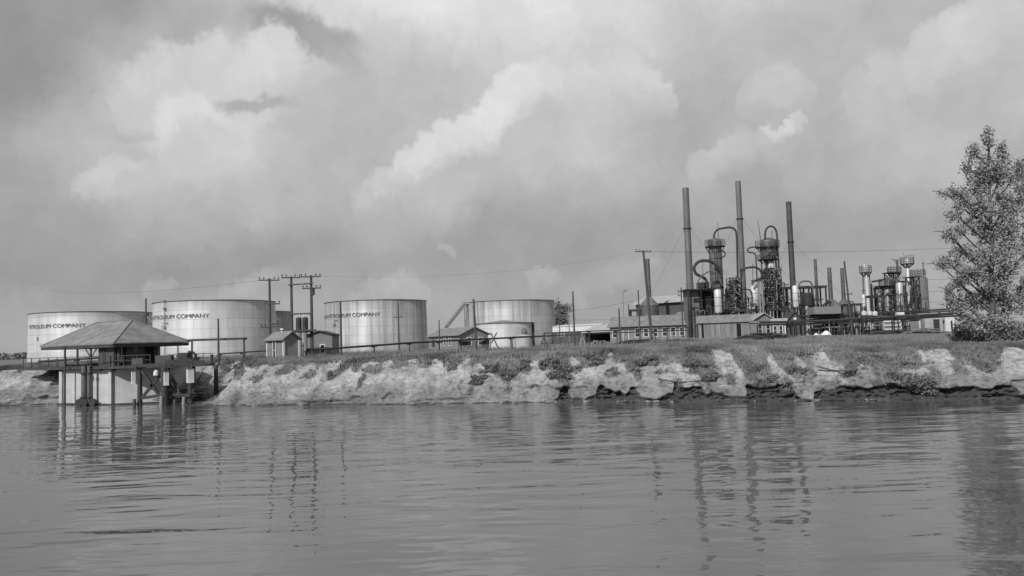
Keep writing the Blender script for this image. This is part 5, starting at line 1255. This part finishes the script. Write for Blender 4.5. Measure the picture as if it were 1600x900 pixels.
# walkway canopy
cn = thing('walkway_canopy', (X(340, 93), 93, ZD), 'long thin flat canopy running right from the pump house roof to a post', 'canopy')
a = P(268, 532.5, 93); b = P(382, 529, 93); MB().box(((a.x + b.x) / 2, 93.4, a.z), (b.x - a.x, 1.2, .22)).build('roof', M_timber, cn)
for px in (381.5, 300): x = X(px, 93, 5.5); MB().beam((x, 93, gz(x, 93) - .4), (x, 93, a.z), .16).build('post', M_timber, cn)

# ------------------------------------------------------------------ leaves, trees, bushes, grass
def leaf_mesh(name, pts, size, material, flat=.5, seed=0):
    """many little leaf-sized faces at the given points"""
    r = np.random.default_rng(seed); n = len(pts); a = r.normal(size=(n, 3)); a /= np.linalg.norm(a, axis=1)[:, None]
    b = r.normal(size=(n, 3)); b = np.cross(a, b); b /= np.linalg.norm(b, axis=1)[:, None]
    s = size * (.6 + .8 * r.random((n, 1)))
    V = np.stack([pts - a * s, pts + b * s * flat, pts + a * s, pts - b * s * flat], 1).reshape(-1, 3)
    FA = np.arange(4 * n).reshape(n, 4)
    return big_mesh(name, V, FA, material)
def tree(px, py_top, Y, base_z, label, lobes, nleaf, lsize, seed, trunk_r=.32, name='tree', m_=None, group=None, cat='tree', density=1.0):
    r = np.random.default_rng(seed); top = P(px, py_top, Y); x0 = X(px + 6, Y, base_z)
    t = thing(name, (x0, Y, base_z), label, cat, group)
    tr = MB(); tp = [(x0, Y, base_z - .4)]
    K = 10
    for i in range(1, K + 1):
        f = i / K; tp.append((x0 + (top.x - x0) * f + (r.random() - .5) * .25, Y + (r.random() - .5) * .3, base_z + (top.z - base_z) * f))
    tr.tube(tp, [trunk_r * (1.15 - f) + .02 for f in np.linspace(0, 1.08, K + 1)], 8)
    def tat(z):
        f = np.clip((z - base_z) / (top.z - base_z), 0, 1) * K; i = int(min(f, K - 1e-6)); return Vector(tp[i]).lerp(Vector(tp[i + 1]), f - i)
    pts = []
    wsum = sum(l[2] * l[3] for l in lobes)
    for (lx, ly, rx, ry) in lobes:
        c = P(lx, ly, Y + (r.random() - .5) * mm(rx, Y) * 1.6); R3 = np.array([mm(rx, Y), mm(rx, Y) * 1.0, mm(ry, Y)])
        a0 = tat(max(c.z - abs(c.x - x0) * .8 - .8, base_z + 1.6))
        tr.tube(smoothpts([a0, a0.lerp(c, .5) + Vector((0, 0, -.1)), c, c + Vector(((c.x - a0.x) * .3, 0, R3[2] * .6))], 3), [max(.10 * (1 - i / 11), .02) for i in range(10)][:10], 5)
        nl = int(nleaf * rx * ry / wsum); ncl = max(10, int(nl / 26))
        cc = r.normal(size=(ncl, 3)); cc /= np.linalg.norm(cc, axis=1)[:, None]; cc *= (r.random((ncl, 1)) ** .55); cc = cc * R3 + np.array(c)
        for q in cc[::5]: tr.tube([c, Vector(q)], [.03, .012], 4)
        p = cc[r.integers(0, ncl, nl)] + r.normal(size=(nl, 3)) * lsize * 1.7 * np.array([1, 1, 1.25]); pts.append(p)
    tr.build('trunk', M_bark, t, smooth=True)
    me = leaf_mesh('crown', np.concatenate(pts) - np.array([x0, Y, base_z]), lsize, m_ or M_leaf, .62, seed)
    o = bpy.data.objects.new('crown', me); C.objects.link(o); o.parent = t; ORG[o] = ORG[t]
    return t
LB = [(1546, 222, 8, 22), (1524, 240, 10, 18), (1566, 238, 10, 20), (1540, 262, 16, 20), (1512, 262, 9, 14), (1562, 275, 20, 24), (1530, 290, 22, 20), (1492, 300, 17, 9), (1476, 302, 9, 6), (1505, 318, 18, 12), (1492, 335, 14, 9), (1535, 325, 24, 24), (1570, 320, 22, 26),
      (1545, 360, 24, 22), (1515, 352, 14, 10), (1500, 362, 12, 8), (1478, 365, 12, 6), (1488, 372, 14, 7), (1575, 365, 20, 26), (1505, 395, 20, 12), (1480, 410, 16, 8), (1468, 415, 7, 5), (1497, 412, 12, 8), (1540, 400, 26, 22), (1576, 405, 20, 28), (1520, 430, 26, 16), (1495, 440, 16, 12), (1484, 455, 10, 12),
      (1555, 440, 28, 24), (1500, 470, 20, 14), (1484, 480, 9, 10), (1530, 468, 26, 18), (1570, 475, 24, 24), (1515, 500, 20, 14), (1550, 505, 26, 16), (1580, 515, 20, 20), (1600, 300, 18, 40), (1612, 380, 24, 40), (1610, 460, 26, 36), (1595, 260, 10, 20)]
tree(1545, 205, 70, gz(X(1551, 70), 70) , 'tall loose leafy poplar at the right end of the bank', LB, 31000, .10, 3, .25, 'poplar_tree')
tree(877, 475, 300, gz(X(877, 300), 300), 'distant dark tree just right of the unlettered tank', [(878, 487, 10, 10), (872, 480, 10, 8), (887, 482, 7, 6), (880, 500, 8, 8), (872, 500, 12, 12)], 2200, .35, 5, .4, 'distant_tree', M_leafd)
# bushes
def bush(px, py, Y, rx, rz, label, seed, n=900, ls=.09, m_=None, name='bush', group='scrub bushes on the bank'):
    r = np.random.default_rng(seed); c = P(px, py, Y); t = thing(name, (c.x, Y, c.z - rz * .7), label, 'bush', group)
    k = 24; cc = r.normal(size=(k, 3)); cc /= np.linalg.norm(cc, axis=1)[:, None]; cc *= r.random((k, 1)) ** .4; cc = cc * np.array([rx, rx * .6, rz])
    p = cc[r.integers(0, k, n)] + r.normal(size=(n, 3)) * np.array([rx, rx * .5, rz]) * .17 + np.array([0, 0, rz * .7])
    st = MB(); b0 = Vector((c.x, Y, c.z - rz * .7))
    for q in cc[::2]: st.tube([b0, b0 + Vector(q) + Vector((0, 0, rz * .7))], [.03, .01], 4)
    st.build('stems', M_bark, t)
    o = bpy.data.objects.new('leaves', leaf_mesh('leaves', p, ls, m_ or M_leafd, .55, seed)); C.objects.link(o); o.parent = t; ORG[o] = ORG[t]
    return t
# bushes placed on the bank face where the clay is overgrown
def face_at(px, f):
    i = int(np.argmin(abs(colpx - px))); j = 3 + int(f * 59); return VV[j, i], i, j
BB = [(750, .55, 'dark scrub left of the V-shaped gully under the shed bench'), (775, .75, 'broad scrub hanging under the leaning stake'), (800, .62, 'scrub drooping low below the ringed tank'), (822, .82, 'round scrub tuft at the bank top below the ringed tank'),
      (868, .55, 'scrub reaching down almost to the dark undercut'), (885, .72, 'leafy scrub on the bank under the A-shaped trestle'), (858, .88, 'scrub on the lip left of the trestle'),
      (925, .85, 'low scrub on the lip below the open shed'), (1010, .8, 'scrub beneath the leaning utility pole'), (1088, .7, 'thin scrub left of the bare clay hollow'), (1112, .5, 'tall scrub streak right of the bare clay hollow'),
      (1185, .62, 'scrub on the face below the lumber pile'), (1200, .42, 'lower scrub on the face below the lumber pile'), (1243, .6, 'scrub below the dark gable hut'), (1340, .55, 'scrub above the darkest undercut'), (1365, .8, 'scrub on the lip above the darkest undercut'),
      (1405, .5, 'thick scrub half way down the face under the louvred shed'), (1440, .35, 'scrub just above the water under the pale hut'), (1560, .6, 'scrub below the poplar foot')]
for i, (px, f, lab) in enumerate(BB):
    v, ii, jj = face_at(px, f); q = PX(v); s_ = .55 + .35 * ((i * 37) % 10) / 10
    bush(px, q[1], v[1] - .1, s_ * 1.5, s_ * .75, lab, 100 + i, 1500, .085)
for i, (px, py, Y, rx, rz, lab) in enumerate([(1500, 524, 76, .9, .8, 'dark shrub left of the poplar trunk'), (1530, 530, 73, 1.5, 1.0, 'dense dark shrub at the poplar foot'), (1570, 530, 70, 1.6, 1.2, 'shrub right of the poplar trunk'), (1515, 545, 72, 1.5, .5, 'low dark undergrowth in front of the poplar foot'), (1596, 535, 70, 1.3, 1.3, 'shrub furthest right behind the poplar')]):
    bush(px, py, Y, rx, rz, lab, 200 + i, 2600, .09, name='shrub', group='shrubs round the poplar')
# loose stones and fallen clods at the water's edge
rr = random.Random(9); protos = []
for k in range(4):
    b = MB(); n_ = 7; prof = []
    b.lathe((0, 0, 0), [(.10, -.25), (.34, -.1), (.40, .05), (.30, .2), (.10, .27)], 8)
    b.v = [(x * (1 + .5 * rr.random()), y * (1 + .5 * rr.random()), z * (1 + .4 * rr.random())) for x, y, z in b.v]
    o = b.build('stone', (M_plank, M_steelm, M_dark, M_walld)[k]); tag(o, ('greyish clod lying at the foot of the bank', 'grey clod lying at the foot of the bank', 'dark wet stone at the foot of the bank', 'dull dark clod at the foot of the bank')[k], 'stone', 'clods and stones along the waterline'); protos.append(o)
for k in range(44):
    px = 320 + 1270 * rr.random() ** .75; kk = k % 4
    if kk != 2 and px > 880 and rr.random() < .4: kk = 2
    o = protos[k] if k < 4 else protos[kk].copy()
    if k >= 4: C.objects.link(o)
    i_ = int(np.argmin(abs(colpx - px))); s_ = .25 + .45 * rr.random() ** 2
    o.location = (float(cols[i_]), float(VV[4, i_, 1]) - .15 - .5 * rr.random(), .03); o.scale = (s_, s_, s_ * .7); o.rotation_euler = (0, 0, rr.random() * 6)
for (pa, pb, lab) in (((1028, 592), (1096, 594), 'thin pale root hanging along the face under the leaning utility pole'), ((1276, 572), (1332, 578), 'curved dark branch on the face below the dark gable hut'), ((1362, 600), (1440, 590), 'long branch lying on the face above the undercut')):
    v0 = face_at(pa[0], .5)[0]; Y0 = v0[1] - .5; Y1 = face_at(pb[0], .5)[0][1] - .5; q = [P(pa[0], pa[1], Y0), P((pa[0] + pb[0]) / 2, (pa[1] + pb[1]) / 2 + 4, (Y0 + Y1) / 2 - .3), P(pb[0], pb[1], Y1), P(pb[0] + 6, pb[1] - 8, Y1)]
    tag(MB().tube(smoothpts(q, 4), .06, 6).build('branch', M_bark, org=q[0], smooth=True), lab, 'branch')
# grass: blades in tufts over the plateau edge and the overgrown parts of the face
gp = []; gs = []
r = np.random.default_rng(77)
JJ, II = VV.shape[0], VV.shape[1]
sel = []
fine = np.where((cols > -62) & (cols < 46))[0]
for n_, j0, j1, hmin, hmax in ((30000, 8, 62, .12, .34), (34000, 60, 84, .14, .42), (26000, 84, 112, .2, .45), (9000, 108, 124, .3, .6)):
    i = r.choice(fine, n_); j = r.integers(j0, min(j1, JJ - 1), n_)
    gv = GR[j, i]; pr_ = np.clip((gv - .35) * 2, 0, 1)
    ok = r.random(n_) < pr_
    i = i[ok]; j = j[ok]
    i2 = np.minimum(i + 1, II - 1); j2 = np.minimum(j + 1, JJ - 1); fu = r.random((len(i), 1)); fv = r.random((len(i), 1))
    p = VV[j, i] * (1 - fu) * (1 - fv) + VV[j, i2] * fu * (1 - fv) + VV[j2, i] * (1 - fu) * fv + VV[j2, i2] * fu * fv
    wv = .5 + 1.1 * fbm(p[:, 0] * .8, p[:, 1] * .8, 5, 3)
    gp.append(p); gs.append((hmin + (hmax - hmin) * r.random(len(p))) * wv)
gp = np.concatenate(gp); gs = np.concatenate(gs); n = len(gp)
tri = []
for k in range(3):
    off = r.normal(size=(n, 3)) * np.array([.10, .10, 0]); a = r.random(n) * 6.28; lean = r.random(n) * .8
    d = np.stack([np.cos(a), np.sin(a), np.zeros(n)], 1); sd_ = np.stack([-np.sin(a + 1), np.cos(a + 1), np.zeros(n)], 1)
    w_ = (.025 + .03 * r.random((n, 1)))
    b0 = gp + off - np.array([0, 0, .03]); tip = b0 + d * (gs * lean)[:, None] + np.array([0, 0, 1]) * gs[:, None]
    tri.append(np.stack([b0 - sd_ * w_, b0 + sd_ * w_, tip], 1))
Vg = np.concatenate(tri).reshape(-1, 3); Fg = np.arange(len(Vg)).reshape(-1, 3)
M_grass = mat('grass blades', .19, .8, 0, .75, .22, spec=.1)
o = bpy.data.objects.new('grass', big_mesh('grass', Vg, Fg, M_grass)); C.objects.link(o)
tag(o, 'rough grass and weeds covering the top and parts of the clay bank', 'grass', kind='stuff')
# far wood along the horizon
r = np.random.default_rng(5); n = 9000; xx = r.uniform(-900, 900, n); hh = 5 + 5 * fbm(xx * .02, xx * 0, 3, 4)
pts = np.stack([xx, 950 + r.random(n) * 60, 3 + hh * r.random(n) ** .7], 1)
o = bpy.data.objects.new('far_wood', leaf_mesh('far_wood', pts, 2.2, M_leafd, .7, 9)); C.objects.link(o); tag(o, 'low far wood along the horizon', 'wood', kind='stuff')
